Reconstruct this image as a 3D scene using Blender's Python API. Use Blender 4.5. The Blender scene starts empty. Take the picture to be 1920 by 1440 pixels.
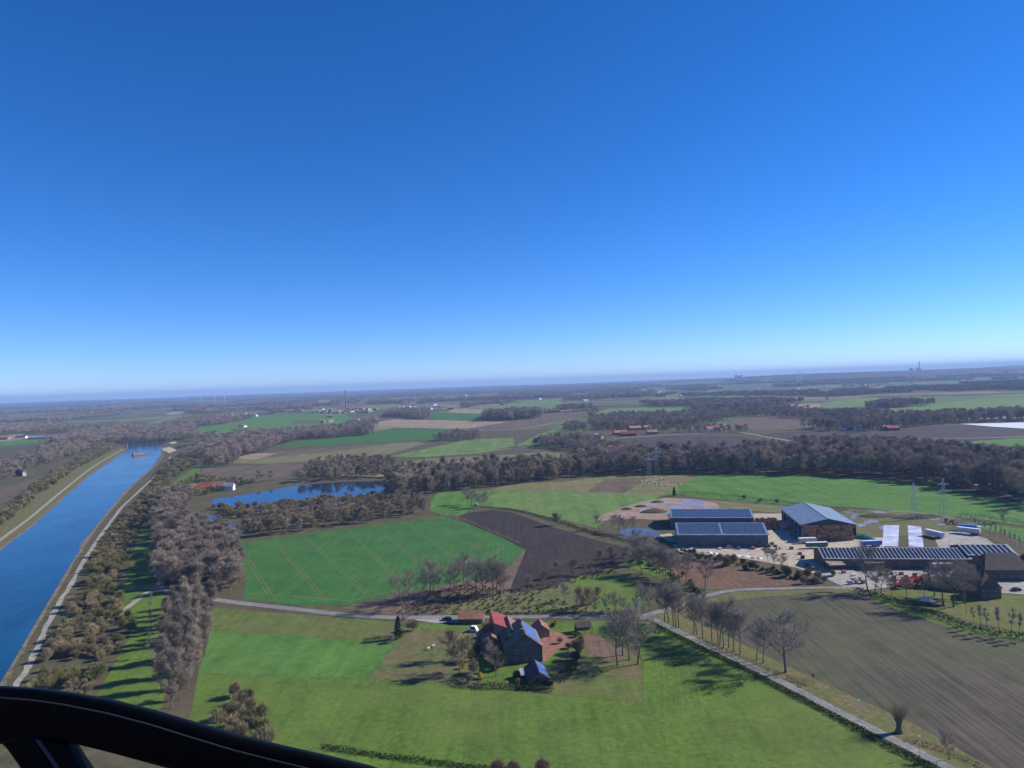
import bpy, bmesh, math, random
import numpy as np
from mathutils import Vector, Matrix, noise
rnd = random.Random(7)
sc = bpy.context.scene
C = sc.collection
R = math.radians
# ------------------------------------------------------------------ camera
F, CAMZ, ROLL, PITCH = 1330.0, 100.0, math.atan(67/1920), 2/1330.0
Rt = Vector((1, 0, 0)); Fw = Vector((0, math.cos(PITCH), -math.sin(PITCH))); Up = Vector((0, math.sin(PITCH), math.cos(PITCH)))
X = Rt*math.cos(ROLL) - Up*math.sin(ROLL); Y = Rt*math.sin(ROLL) + Up*math.cos(ROLL); Z = -Fw
cam = bpy.data.cameras.new('camera'); co = bpy.data.objects.new('camera', cam); C.objects.link(co)
m3 = Matrix((X, Y, Z)).transposed()
co.matrix_world = Matrix.Translation((0, 0, CAMZ)) @ m3.to_4x4()
cam.sensor_width = 36; cam.lens = 36*F/1920; cam.clip_start = 0.05; cam.clip_end = 90000
sc.camera = co
# ------------------------------------------------------------------ sky and sun
SUN_AZ, SUN_EL = 76.0, 31.0      # azimuth clockwise from the view direction (+Y)
w = bpy.data.worlds.new("World"); sc.world = w; w.use_nodes = True
nt = w.node_tree; bg = nt.nodes['Background']
sky = nt.nodes.new('ShaderNodeTexSky'); sky.sky_type = 'NISHITA'; sky.sun_disc = False
sky.sun_elevation = R(SUN_EL); sky.sun_rotation = R(SUN_AZ); sky.altitude = 0
sky.air_density = 0.7; sky.dust_density = 0.0; sky.ozone_density = 6.0
hsv = nt.nodes.new('ShaderNodeHueSaturation'); hsv.inputs['Saturation'].default_value = 1.16
hsv.inputs['Hue'].default_value = 0.50
wb = nt.nodes.new('ShaderNodeMix'); wb.data_type = 'RGBA'; wb.blend_type = 'MULTIPLY'; wb.inputs[0].default_value = 1; wb.inputs[7].default_value = (1.0, 1.035, 1.24, 1)   # the camera's cool white balance
nt.links.new(sky.outputs[0], wb.inputs[6]); nt.links.new(wb.outputs[2], hsv.inputs['Color']); nt.links.new(hsv.outputs[0], bg.inputs[0]); bg.inputs[1].default_value = 0.09
sl = bpy.data.lights.new('sun', 'SUN'); sl.energy = 4.5; sl.angle = R(0.5); sl.color = (1.0, .95, .87)
so = bpy.data.objects.new('sun', sl); C.objects.link(so)
sd = Vector((math.sin(R(SUN_AZ))*math.cos(R(SUN_EL)), math.cos(R(SUN_AZ))*math.cos(R(SUN_EL)), math.sin(R(SUN_EL))))
so.rotation_euler = sd.to_track_quat('Z', 'Y').to_euler(); so.location = sd*500
sc.view_settings.view_transform = 'Standard'; sc.view_settings.look = 'None'; sc.view_settings.exposure = 0.6; sc.view_settings.gamma = 1
sc.render.engine = 'CYCLES'
cy = sc.cycles; cy.use_denoising = True; cy.max_bounces = 4; cy.diffuse_bounces = 2; cy.glossy_bounces = 2; cy.volume_bounces = 0; cy.transmission_bounces = 2
cy.sample_clamp_indirect = 4
# ------------------------------------------------------------------ helpers
def ray(px, py):
    dx, dy = px-960, py-720
    a = dx*math.cos(ROLL) - dy*math.sin(ROLL); b = -dx*math.sin(ROLL) - dy*math.cos(ROLL)
    return Rt*a + Up*b + Fw*F
def Q(px, py, z=0.0):
    d = ray(px, py); t = (z-CAMZ)/d.z
    return Vector((d.x*t, d.y*t, z))
def up_to(px, py, D):              # height of the ray through a pixel at distance D
    d = ray(px, py); return CAMZ + d.z*D/d.y
def tag(o, label=None, cat=None, group=None, kind=None):
    if label: o['label'] = label
    if cat: o['category'] = cat
    if group: o['group'] = group
    if kind: o['kind'] = kind
    return o
def empty(name, loc, rz=0):
    o = bpy.data.objects.new(name, None); C.objects.link(o); o.location = loc; o.rotation_euler = (0, 0, rz); o.empty_display_size = .2
    return o
def link(name, me, parent=None, loc=None):
    o = bpy.data.objects.new(name, me); C.objects.link(o)
    if parent: o.parent = parent
    if loc is not None: o.location = loc
    return o
def mesh(name, verts, faces, mats, idx=None, smooth=False):
    me = bpy.data.meshes.new(name); me.from_pydata([tuple(v) for v in verts], [], faces)
    for m in (mats if isinstance(mats, (list, tuple)) else [mats]): me.materials.append(m)
    if idx is not None: me.polygons.foreach_set('material_index', idx)
    if smooth: me.polygons.foreach_set('use_smooth', [True]*len(me.polygons))
    me.update(); return me
class MB:
    def __init__(s): s.v = []; s.f = []; s.i = []
    def poly(s, pts, i=0):
        n = len(s.v); s.v += [tuple(p) for p in pts]; s.f.append(tuple(range(n, n+len(pts)))); s.i.append(i)
    def box(s, x0, x1, y0, y1, z0, z1, i=0):
        n = len(s.v); s.v += [(x, y, z) for z in (z0, z1) for y in (y0, y1) for x in (x0, x1)]
        for q in ((0, 2, 3, 1), (4, 5, 7, 6), (0, 1, 5, 4), (2, 6, 7, 3), (0, 4, 6, 2), (1, 3, 7, 5)):
            s.f.append(tuple(n+k for k in q)); s.i.append(i)
    def tube(s, a, b, ra, rb, n=5, i=0, cap=False):
        a = Vector(a); b = Vector(b); d = (b-a)
        if d.length < 1e-6: return
        d.normalize(); u = d.orthogonal().normalized(); v = d.cross(u); k = len(s.v)
        for p, r in ((a, ra), (b, rb)):
            for j in range(n):
                t = 2*math.pi*j/n; s.v.append(tuple(p+u*(r*math.cos(t))+v*(r*math.sin(t))))
        for j in range(n):
            s.f.append((k+j, k+(j+1) % n, k+n+(j+1) % n, k+n+j)); s.i.append(i)
        if cap:
            s.f.append(tuple(range(k+n, k+2*n))); s.i.append(i); s.f.append(tuple(range(k+n-1, k-1, -1))); s.i.append(i)
    def strip(s, a, b, wd, i=0):   # thin twig blade
        a = Vector(a); b = Vector(b); d = (b-a).normalized(); u = d.cross(Vector((rnd.uniform(-1, 1), rnd.uniform(-1, 1), rnd.uniform(-1, 1))))
        if u.length < 1e-4: return
        u.normalize(); u *= wd/2; k = len(s.v)
        s.v += [tuple(a-u), tuple(a+u), tuple(b+u*.5), tuple(b-u*.5)]; s.f.append((k, k+1, k+2, k+3)); s.i.append(i)
    def lathe(s, prof, n=10, i=0, cx=0, cy=0):
        k = len(s.v)
        for r, z in prof:
            for j in range(n):
                t = 2*math.pi*j/n; s.v.append((cx+r*math.cos(t), cy+r*math.sin(t), z))
        for q in range(len(prof)-1):
            for j in range(n):
                s.f.append((k+q*n+j, k+q*n+(j+1) % n, k+(q+1)*n+(j+1) % n, k+(q+1)*n+j)); s.i.append(i)
    def mesh(s, name, mats, smooth=False): return mesh(name, s.v, s.f, mats, s.i, smooth)
    def obj(s, name, mats, parent=None, loc=None, smooth=False): return link(name, s.mesh(name, mats, smooth), parent, loc)
# ------------------------------------------------------------------ materials
def newmat(name, rough=.9, spec=.3):
    m = bpy.data.materials.new(name); m.use_nodes = True; n = m.node_tree; b = n.nodes['Principled BSDF']
    b.inputs['Roughness'].default_value = rough; b.inputs['Specular IOR Level'].default_value = spec
    return m, n, b
def N(n, t, **kw):
    x = n.nodes.new(t)
    for k, v in kw.items():
        if k in x.inputs: x.inputs[k].default_value = v
        else: setattr(x, k, v)
    return x
def ramp(n, fac, stops):
    r = n.nodes.new('ShaderNodeValToRGB'); e = r.color_ramp.elements
    while len(e) < len(stops): e.new(.5)
    for k, (p, c) in enumerate(stops): e[k].position = p; e[k].color = (*c, 1)
    n.links.new(fac, r.inputs[0]); return r
def mix(n, fac, a, b, mode='MIX'):
    x = n.nodes.new('ShaderNodeMix'); x.data_type = 'RGBA'; x.blend_type = mode
    for s, v in ((0, fac), (6, a), (7, b)):
        if isinstance(v, (int, float)): x.inputs[s].default_value = v
        elif isinstance(v, tuple): x.inputs[s].default_value = (*v, 1)
        else: n.links.new(v, x.inputs[s])
    return x.outputs[2]
def mapping(n, src, rz, scale):
    mp = n.nodes.new('ShaderNodeMapping'); mp.inputs['Rotation'].default_value = (0, 0, rz); mp.inputs['Scale'].default_value = scale
    n.links.new(src, mp.inputs[0]); return mp.outputs[0]
def land(name, c1, c2, c3=None, ang=0, stripe=.5, slen=8, big=60, fine=2.5, patch=.5, rough=.95, thresh=(.42, .62)):
    """ground cover: two colours in drawn-out streaks along 'ang' degrees, patches of a third"""
    m, n, b = newmat(name, rough, .12); g = n.nodes.new('ShaderNodeNewGeometry').outputs['Position']
    # streaks run along the direction ang (clockwise from +Y)
    st = mapping(n, g, R(ang), (1/slen*4, 1/slen*.12, 1))
    n1 = N(n, 'ShaderNodeTexNoise', Scale=1.0, Detail=5.0, Roughness=.65); n.links.new(st, n1.inputs['Vector'])
    n2 = N(n, 'ShaderNodeTexNoise', Scale=1/fine, Detail=4.0, Roughness=.75); n.links.new(g, n2.inputs['Vector'])
    n3 = N(n, 'ShaderNodeTexNoise', Scale=1/big, Detail=6.0, Roughness=.62); n.links.new(g, n3.inputs['Vector'])
    mm = N(n, 'ShaderNodeMath', operation='MULTIPLY_ADD'); n.links.new(n1.outputs[0], mm.inputs[0]); mm.inputs[1].default_value = stripe
    m2 = N(n, 'ShaderNodeMath', operation='MULTIPLY'); n.links.new(n2.outputs[0], m2.inputs[0]); m2.inputs[1].default_value = 1-stripe
    n.links.new(m2.outputs[0], mm.inputs[2])
    r = ramp(n, mm.outputs[0], [(.38, tuple(q*.86 for q in c1)), (.62, tuple(q*1.12 for q in c2))])
    col = r.outputs[0]
    if c3:
        f = ramp(n, n3.outputs[0], [(thresh[0], (0, 0, 0)), (thresh[1], (1, 1, 1))])
        pm = N(n, 'ShaderNodeMath', operation='MULTIPLY'); n.links.new(f.outputs[0], pm.inputs[0]); pm.inputs[1].default_value = patch
        col = mix(n, pm.outputs[0], col, c3)
    n4 = N(n, 'ShaderNodeTexNoise', Scale=1/(big*.28), Detail=7.0, Roughness=.7); n.links.new(g, n4.inputs['Vector'])
    r4 = ramp(n, n4.outputs[0], [(.34, (.80, .82, .80)), (.5, (1, 1, 1)), (.68, (1.22, 1.16, 1.12))]); col = mix(n, 1.0, col, r4.outputs[0], 'MULTIPLY')
    n.links.new(col, b.inputs['Base Color'])
    bp = N(n, 'ShaderNodeBump', Strength=.35, Distance=.3); n.links.new(mm.outputs[0], bp.inputs['Height']); n.links.new(bp.outputs[0], b.inputs['Normal'])
    return m
def solid(name, c, rough=.8, spec=.3, var=.25, scale=.6, metal=0, coord='Object', objvar=0, c2=None):
    m, n, b = newmat(name, rough, spec); b.inputs['Metallic'].default_value = metal
    tc = n.nodes.new('ShaderNodeTexCoord').outputs[coord]
    n1 = N(n, 'ShaderNodeTexNoise', Scale=scale, Detail=5.0, Roughness=.7); n.links.new(tc, n1.inputs['Vector'])
    lo = tuple(x*(1-var) for x in c); hi = tuple(min(1, x*(1+var)) for x in (c2 or c))
    r = ramp(n, n1.outputs[0], [(.32, lo), (.68, hi)]); col = r.outputs[0]
    if objvar:
        oi = n.nodes.new('ShaderNodeObjectInfo'); rr = ramp(n, oi.outputs['Random'], [(0, (1-objvar,)*3), (1, (1+objvar, 1+objvar*.8, 1+objvar*.6))])
        col = mix(n, 1.0, col, rr.outputs[0], 'MULTIPLY')
    n.links.new(col, b.inputs['Base Color']); return m
def tiles(name, c1, c2, sx, sy, mortar, mc, rough=.7, spec=.3, offs=.5):
    m, n, b = newmat(name, rough, spec); tc = n.nodes.new('ShaderNodeTexCoord').outputs['Object']
    br = n.nodes.new('ShaderNodeTexBrick'); br.offset = offs; br.inputs['Color1'].default_value = (*c1, 1); br.inputs['Color2'].default_value = (*c2, 1)
    br.inputs['Mortar'].default_value = (*mc, 1); br.inputs['Scale'].default_value = 1; br.inputs['Mortar Size'].default_value = mortar
    br.inputs['Brick Width'].default_value = sx; br.inputs['Row Height'].default_value = sy
    n.links.new(tc, br.inputs[0])
    ns = N(n, 'ShaderNodeTexNoise', Scale=.5, Detail=5.0); n.links.new(tc, ns.inputs['Vector'])
    rr = ramp(n, ns.outputs[0], [(.3, (.7, .7, .7)), (.7, (1.25, 1.2, 1.15))])
    n.links.new(mix(n, 1.0, br.outputs[0], rr.outputs[0], 'MULTIPLY'), b.inputs['Base Color']); return m
def water(name, c, rough=.12, bump=.25, sc_=.35):
    m, n, b = newmat(name, rough, .5); b.inputs['Base Color'].default_value = (*c, 1); b.inputs['IOR'].default_value = 1.33
    g = n.nodes.new('ShaderNodeNewGeometry').outputs['Position']
    n1 = N(n, 'ShaderNodeTexNoise', Scale=sc_, Detail=4.0, Roughness=.6); n.links.new(mapping(n, g, R(-60), (1, .35, 1)), n1.inputs['Vector'])
    n2 = N(n, 'ShaderNodeTexNoise', Scale=.02, Detail=3.0); n.links.new(g, n2.inputs['Vector'])
    r = ramp(n, n2.outputs[0], [(.35, (rough*.8,)*3), (.65, (min(1, rough*1.6),)*3)]); n.links.new(r.outputs[0], b.inputs['Roughness'])
    n3 = N(n, 'ShaderNodeTexNoise', Scale=.03, Detail=5.0, Roughness=.7); n.links.new(mapping(n, g, R(-60), (1, .3, 1)), n3.inputs['Vector'])
    rc = ramp(n, n3.outputs[0], [(.32, tuple(q*.55 for q in c)), (.68, tuple(q*1.5 for q in c))]); n.links.new(rc.outputs[0], b.inputs['Base Color'])
    bp = N(n, 'ShaderNodeBump', Strength=bump, Distance=.25); n.links.new(n1.outputs[0], bp.inputs['Height']); n.links.new(bp.outputs[0], b.inputs['Normal'])
    return m
M = {}
M['ground'] = land('rough_grassland', (.062, .064, .028), (.115, .105, .055), (.105, .08, .052), stripe=.3, big=90, fine=5, patch=.8)
M['meadow'] = land('meadow_grass', (.072, .130, .018), (.112, .182, .030), (.125, .15, .045), ang=75, stripe=.35, slen=20, big=60, fine=2, patch=.42)
M['meadow2'] = land('worn_meadow_grass', (.085, .125, .025), (.125, .155, .04), (.15, .135, .055), ang=80, stripe=.5, slen=12, big=30, fine=2.5, patch=.75)
M['orchard'] = land('rough_orchard_grass', (.075, .10, .028), (.19, .16, .085), (.09, .13, .03), ang=80, stripe=.25, slen=8, big=14, fine=2.2, patch=.7)
M['paddock'] = land('grazed_paddock_grass', (.085, .112, .032), (.135, .14, .052), (.165, .125, .07), ang=70, stripe=.25, slen=9, big=16, fine=2, patch=.85)
M['wheat'] = land('young_wheat', (.038, .115, .024), (.056, .156, .036), (.06, .145, .04), ang=-28, stripe=.6, slen=5, big=70, fine=2, patch=.4)
M['soil_dark'] = land('ploughed_dark_soil', (.033, .027, .025), (.056, .045, .041), (.05, .04, .035), ang=30, stripe=.6, slen=6, big=50, fine=1.6, patch=.4)
M['soil_brown'] = land('brown_soil', (.125, .082, .06), (.18, .125, .09), (.15, .11, .07), ang=-65, stripe=.5, slen=6, big=30, fine=2, patch=.4)
M['stubble'] = land('greening_plough_land', (.066, .055, .045), (.108, .092, .068), (.095, .108, .046), ang=-42, stripe=.78, slen=6, big=55, fine=1.4, patch=.75, thresh=(.4, .7))
M['olive'] = land('olive_pasture', (.13, .135, .05), (.18, .175, .075), (.2, .16, .09), ang=80, stripe=.5, slen=25, big=60, fine=5, patch=.6)
M['green'] = land('mid_green_field', (.06, .15, .025), (.09, .20, .04), (.11, .18, .045), ang=75, stripe=.5, slen=22, big=70, fine=4, patch=.5)
M['green2'] = land('light_green_field', (.10, .17, .04), (.14, .22, .06), (.15, .19, .07), ang=60, stripe=.5, slen=40, big=120, fine=8, patch=.5)
M['tanf'] = land('tan_field', (.26, .20, .12), (.34, .26, .17), (.24, .17, .11), ang=70, stripe=.6, slen=30, big=110, fine=8, patch=.6)
M['brownf'] = land('brown_field', (.11, .078, .06), (.15, .11, .085), (.13, .11, .06), ang=70, stripe=.6, slen=40, big=130, fine=8, patch=.6)
M['darkf'] = land('dark_far_field', (.055, .045, .045), (.085, .066, .062), (.075, .06, .05), ang=70, stripe=.6, slen=40, big=160, fine=8, patch=.5)
M['scrubland'] = land('rust_scrub_ground', (.12, .068, .045), (.18, .11, .075), (.2, .16, .1), ang=80, stripe=.3, slen=10, big=25, fine=2, patch=.45, thresh=(.5, .72))
M['yard'] = land('pale_yard_gravel', (.40, .33, .25), (.50, .42, .32), (.34, .28, .22), stripe=.1, big=18, fine=2, patch=.5)
M['lot'] = land('grey_yard_paving', (.32, .29, .26), (.40, .37, .33), (.27, .25, .22), stripe=.1, big=14, fine=1.5, patch=.5)
M['mud'] = land('pinkish_mud', (.30, .20, .16), (.38, .27, .22), (.2, .15, .11), stripe=.2, big=14, fine=3, patch=.7)
M['terra'] = land('red_clinker_paving', (.24, .11, .08), (.32, .155, .115), (.20, .13, .09), stripe=.1, big=9, fine=1, patch=.5)
M['road'] = land('lane_asphalt', (.20, .19, .18), (.26, .25, .235), (.17, .16, .15), stripe=.1, big=14, fine=1.2, patch=.6)
M['gravel'] = land('gravel_towpath', (.30, .27, .22), (.38, .34, .28), (.24, .22, .17), stripe=.1, big=9, fine=1.2, patch=.6)
M['verge'] = land('dry_verge_grass', (.12, .105, .045), (.19, .155, .075), (.10, .13, .035), stripe=.2, big=8, fine=1.5, patch=.7)
M['track'] = land('wheel_track_soil', (.13, .13, .065), (.17, .16, .085), None, stripe=.2, fine=1.5)
M['riprap'] = land('bank_stones', (.14, .11, .075), (.30, .21, .155), (.10, .10, .05), stripe=.0, big=7, fine=1.2, patch=.8)
M['canal'] = water('canal_water', (.005, .056, .118), .09, .6, .45)
M['pond'] = water('pond_water', (.008, .028, .075), .05, .12, .3)
M['yardpond'] = water('greyish_pond_water', (.10, .10, .13), .2, .1, .5)  # greyer, less blue water than the other ponds
M['puddle'] = water('puddle_water', (.24, .22, .25), .3, .05, .5)
M['farland'] = land('far_wooded_plain', (.085, .075, .055), (.12, .105, .07), (.12, .165, .06), ang=80, stripe=.5, slen=160, big=420, fine=60, patch=.75, thresh=(.56, .64))
def patchwork(name, cols, size, woodc):
    m, n, b = newmat(name, .95, .1); g = n.nodes.new('ShaderNodeNewGeometry').outputs['Position']; col = None
    v = N(n, 'ShaderNodeTexVoronoi', Scale=1.0); v.distance = 'MANHATTAN'; n.links.new(mapping(n, g, R(17), (1/size, 1/size*1.5, 1)), v.inputs['Vector'])
    sp = n.nodes.new('ShaderNodeSeparateColor'); n.links.new(v.outputs['Color'], sp.inputs[0])
    r = n.nodes.new('ShaderNodeValToRGB'); r.color_ramp.interpolation = 'CONSTANT'; e = r.color_ramp.elements
    while len(e) < len(cols): e.new(.5)
    for k, c in enumerate(cols): e[k].position = k/len(cols); e[k].color = (*c, 1)
    n.links.new(sp.outputs[0], r.inputs[0]); n1 = N(n, 'ShaderNodeTexNoise', Scale=1/60, Detail=6.0, Roughness=.7); n.links.new(g, n1.inputs['Vector'])
    rr = ramp(n, n1.outputs[0], [(.3, (.75, .75, .75)), (.7, (1.25, 1.22, 1.2))]); c2 = mix(n, 1.0, r.outputs[0], rr.outputs[0], 'MULTIPLY')
    n.links.new(c2, b.inputs['Base Color']); return m
M['farland'] = patchwork('far_patchwork_plain', [(.10, .16, .05), (.11, .085, .065), (.13, .15, .06), (.08, .14, .04), (.085, .07, .055), (.22, .17, .11), (.12, .17, .06), (.10, .09, .06), (.12, .12, .06)], 330, None)
M['bark'] = solid('bark', (.13, .108, .088), .95, .1, .35, 2)
M['bark_pale'] = solid('pale_bark', (.22, .19, .16), .95, .1, .35, 2)
def twig(name, c, ov=.22): return solid(name, c, .95, .08, .22, .35, objvar=ov)
M['tw_grey'] = twig('grey_twigs', (.30, .26, .215))
M['tw_purple'] = twig('purple_brown_twigs', (.295, .248, .20), .34)
M['tw_tan'] = twig('tan_twigs', (.29, .245, .14), .35)
M['tw_olive'] = twig('olive_twigs', (.20, .195, .08), .35)
M['tw_rust'] = twig('rust_twigs', (.31, .215, .14))
M['tw_willow'] = twig('yellow_green_twigs', (.36, .36, .18))
M['tw_wood'] = twig('woodland_twigs', (.33, .28, .23), .42)
M['ever'] = twig('evergreen_needles', (.028, .048, .02))
M['spruce'] = twig('blue_green_needles', (.09, .15, .12))
M['yellow'] = twig('yellow_blossom', (.62, .40, .02))
M['pink'] = twig('pale_pink_buds', (.34, .22, .22))
M['leafgreen'] = twig('fresh_green_leaves', (.14, .21, .04))
M['hedge'] = twig('dark_hedge_leaves', (.06, .068, .034))
M['brick'] = tiles('dark_red_brick', (.12, .065, .05), (.15, .085, .062), .5, .16, .02, (.11, .09, .08))
M['brick2'] = tiles('red_brick', (.27, .13, .09), (.33, .17, .12), .5, .16, .02, (.24, .2, .17))
M['white'] = solid('white_wall', (.72, .70, .66), .8, .3, .1)
M['r_red'] = tiles('bright_red_roof_sheet', (.27, .055, .035), (.30, .065, .04), 1.0, 30, .03, (.19, .04, .03), .45, .4, 0)
M['r_brown'] = tiles('brown_clay_tiles', (.235, .125, .088), (.285, .155, .108), .4, .4, .03, (.15, .08, .06))
M['r_orange'] = tiles('orange_clay_tiles', (.40, .19, .11), (.46, .235, .14), .4, .4, .03, (.3, .13, .07))
M['r_dark'] = tiles('dark_brown_tiles', (.07, .052, .048), (.09, .066, .06), .4, .4, .03, (.04, .03, .03))
M['r_metal'] = tiles('blue_grey_roof_sheet', (.19, .25, .32), (.21, .27, .345), 6, 60, .12, (.13, .17, .22), .45, .5, 0)
M['r_grey'] = tiles('grey_roof_sheet', (.33, .34, .36), (.37, .38, .40), 1.1, 60, .05, (.22, .22, .24), .5, .4, 0)
M['sheet'] = solid('slate_wall_cladding', (.085, .10, .12), .6, .4, .15)
M['solar'] = tiles('solar_cells_dark', (.028, .055, .115), (.034, .064, .13), 1.0, 1.7, .07, (.17, .2, .25), .18, .6, 0)
M['solarb'] = tiles('solar_cells_blue', (.045, .11, .34), (.055, .13, .38), 1.0, 1.7, .06, (.20, .28, .45), .3, .6, 0)
M['solark'] = solid('black_solar_cells', (.012, .018, .035), .25, .6, .1)
M['glass'] = solid('window_glass', (.05, .06, .08), .08, .7, .2)
M['frame'] = solid('white_window_frame', (.42, .42, .42), .6, .3, .05)
M['wood'] = solid('weathered_wood', (.16, .11, .075), .9, .2, .35, 1.5)
M['crate'] = solid('crate_wood', (.33, .20, .125), .9, .15, .4, .8, objvar=.5)
M['steel'] = solid('galvanised_steel', (.52, .56, .56), .5, .4, .1, metal=.0)
M['concrete'] = solid('concrete', (.38, .36, .34), .9, .2, .15)
M['wpaint'] = solid('white_paint', (.80, .80, .80), .4, .5, .05)
M['bpaint'] = solid('blue_paint', (.06, .16, .50), .5, .4, .1)
M['gpaint'] = solid('green_paint', (.02, .14, .08), .5, .4, .15)
M['rpaint'] = solid('red_paint', (.50, .075, .035), .5, .4, .25)
M['rust'] = solid('rusty_iron', (.24, .10, .05), .8, .3, .4)
M['kpaint'] = solid('dark_paint', (.03, .035, .045), .35, .5, .1)
M['spaint'] = solid('silver_paint', (.45, .47, .50), .3, .5, .1)
M['tyre'] = solid('rubber', (.02, .02, .02), .9, .2, .1)
M['tarp'] = solid('pale_silage_sheet', (.36, .38, .50), .4, .5, .12, .12, coord='Object', c2=(.70, .70, .76))
M['tarpg'] = solid('green_tarp', (.015, .13, .10), .5, .4, .3)
M['wool'] = solid('sheep_wool', (.62, .57, .47), .95, .1, .15, 3)
M['face'] = solid('sheep_face', (.07, .06, .05), .9, .1, .1)
M['plastic'] = solid('white_crop_sheeting', (.74, .76, .78), .5, .4, .06, .02)
M['haze_far'] = solid('pale_concrete_far', (.45, .45, .47), .9, .2, .05)
# ------------------------------------------------------------------ ground
def sheet(name, pts, mat, z=None, layer=0, smooth=0, kind='structure'):
    g = [Q(*p) for p in pts]
    if smooth:
        h = []
        n = len(g)
        for k in range(n):
            a, b, c, d = g[k-1], g[k], g[(k+1) % n], g[(k+2) % n]
            for t in (0, 1/3, 2/3):
                h.append(.5*((2*b)+(-a+c)*t+(2*a-5*b+4*c-d)*t*t+(-a+3*b-3*c+d)*t**3))
        g = h
    D = sum(p.y for p in g)/len(g)
    zz = (.012 + layer*.012)*(1 + max(0, D-300)/250) if z is None else z
    bm = bmesh.new(); vs = [bm.verts.new((p.x, p.y, zz)) for p in g]; f = bm.faces.new(vs)
    if f.normal.z < 0: f.normal_flip()
    bmesh.ops.triangulate(bm, faces=[f]); bm.normal_update()
    for f in bm.faces:
        if f.normal.z < 0: f.normal_flip()
    me = bpy.data.meshes.new(name); bm.to_mesh(me); bm.free(); me.materials.append(mat)
    o = link(name, me); o['kind'] = kind; return o
def smoothline(g, k=6):
    out = []
    for i in range(len(g)-1):
        a, b, c, d = g[max(i-1, 0)], g[i], g[i+1], g[min(i+2, len(g)-1)]
        for j in range(k):
            t = j/k; out.append(.5*((2*b)+(-a+c)*t+(2*a-5*b+4*c-d)*t*t+(-a+3*b-3*c+d)*t**3))
    out.append(g[-1]); return out
def ribbon(name, pts, wd, mat, layer=4, world=False, kind='structure', offs=0, ragged=0):
    g = smoothline([p if world else Q(*p) for p in pts]); v = []; f = []
    for k, p in enumerate(g):
        t = (g[min(k+1, len(g)-1)]-g[max(k-1, 0)]).normalized(); nrm = Vector((t.y, -t.x, 0))
        zz = (.012+layer*.012)*(1+max(0, p.y-300)/250)
        r1 = rnd.uniform(-ragged, ragged); r2 = rnd.uniform(-ragged, ragged)
        a = p+nrm*(offs-wd/2+r1); b = p+nrm*(offs+wd/2+r2); v += [(a.x, a.y, zz), (b.x, b.y, zz)]
        if k: n = len(v); f.append((n-4, n-3, n-1, n-2))
    o = link(name, mesh(name, v, f, mat)); o['kind'] = kind; return o
GX = 26500
gm = mesh('ground', [(-GX, -400, 0), (GX, -400, 0), (GX, 1500, 0), (-GX, 1500, 0)], [(0, 1, 2, 3)], M['ground'])
link('ground', gm)['kind'] = 'structure'
gm = mesh('far_plain', [(-GX, 1500, 0), (GX, 1500, 0), (GX, 26500, 0), (-GX, 26500, 0)], [(0, 1, 2, 3)], M['farland'])
link('far_plain', gm)['kind'] = 'structure'
# ---- near fields
S = sheet
S('meadow', [(372, 1262), (690, 1272), (850, 1286), (1030, 1302), (1205, 1317), (1207, 1240), (1190, 1205), (1105, 1185), (1104, 1165), (1215, 1164), (1260, 1186), (1330, 1220), (1400, 1255), (1470, 1291), (1560, 1340), (1640, 1384), (1720, 1426), (1800, 1466), (1860, 1500), (300, 1500), (360, 1330)], M['meadow'], layer=0)
S('meadow', [(400, 1140), (560, 1152), (740, 1166), (790, 1168), (745, 1208), (560, 1193), (395, 1184)], M['meadow2'], layer=1)
S('meadow', [(395, 1184), (560, 1193), (745, 1208), (690, 1272), (520, 1268), (372, 1262)], M['green'], layer=1)
S('paddock', [(790, 1170), (890, 1178), (905, 1292), (850, 1286), (690, 1272), (745, 1208)], M['paddock'], layer=2)
S('lawn', [(790, 1168), (905, 1168), (912, 1180), (890, 1184), (820, 1181), (772, 1183)], M['meadow'], layer=3)
S('paddock', [(1100, 1190), (1150, 1200), (1205, 1240), (1205, 1317), (1030, 1302), (1040, 1240), (1060, 1225)], M['meadow2'], layer=2)
S('worn_ground', [(1095, 1200), (1150, 1205), (1190, 1240), (1200, 1268), (1150, 1275), (1090, 1262), (1060, 1268), (1055, 1240)], M['paddock'], layer=3, smooth=1)
S('lawn', [(905, 1168), (1105, 1165), (1105, 1190), (1060, 1240), (1035, 1298), (900, 1290), (890, 1178)], M['meadow'], layer=1)
S('clinker_yard', [(1020, 1178), (1035, 1183), (1060, 1190), (1082, 1197), (1088, 1208), (1078, 1214), (1050, 1218), (1034, 1230), (1018, 1243), (1012, 1225)], M['terra'], layer=4)
S('bare_earth', [(1085, 1190), (1110, 1190), (1140, 1205), (1175, 1230), (1150, 1238), (1115, 1228), (1098, 1222), (1095, 1205)], M['soil_brown'], layer=4, smooth=1)
S('farm_drive', [(760, 1160), (906, 1160), (906, 1170), (850, 1172), (800, 1166)], M['lot'], layer=3)
S('wheat_field', [(430, 1021), (560, 1003), (700, 985), (828, 968), (880, 983), (930, 1002), (975, 1021), (981, 1030), (962, 1056), (938, 1077), (840, 1096), (740, 1115), (650, 1135), (560, 1135), (455, 1122), (462, 1080), (445, 1045)], M['wheat'], layer=1)
S('bare_earth', [(640, 1140), (690, 1128), (740, 1116), (840, 1097), (938, 1078), (962, 1057), (982, 1030), (1000, 1036), (955, 1108), (890, 1125), (740, 1153)], M['soil_brown'], layer=2)
S('ploughed_field', [(857, 969), (880, 961), (925, 956), (960, 961), (1030, 986), (1100, 1008), (1190, 1031), (1205, 1042), (1150, 1062), (1080, 1082), (1030, 1104), (955, 1112), (962, 1090), (986, 1032), (932, 1002), (882, 983)], M['soil_dark'], layer=3)
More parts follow.
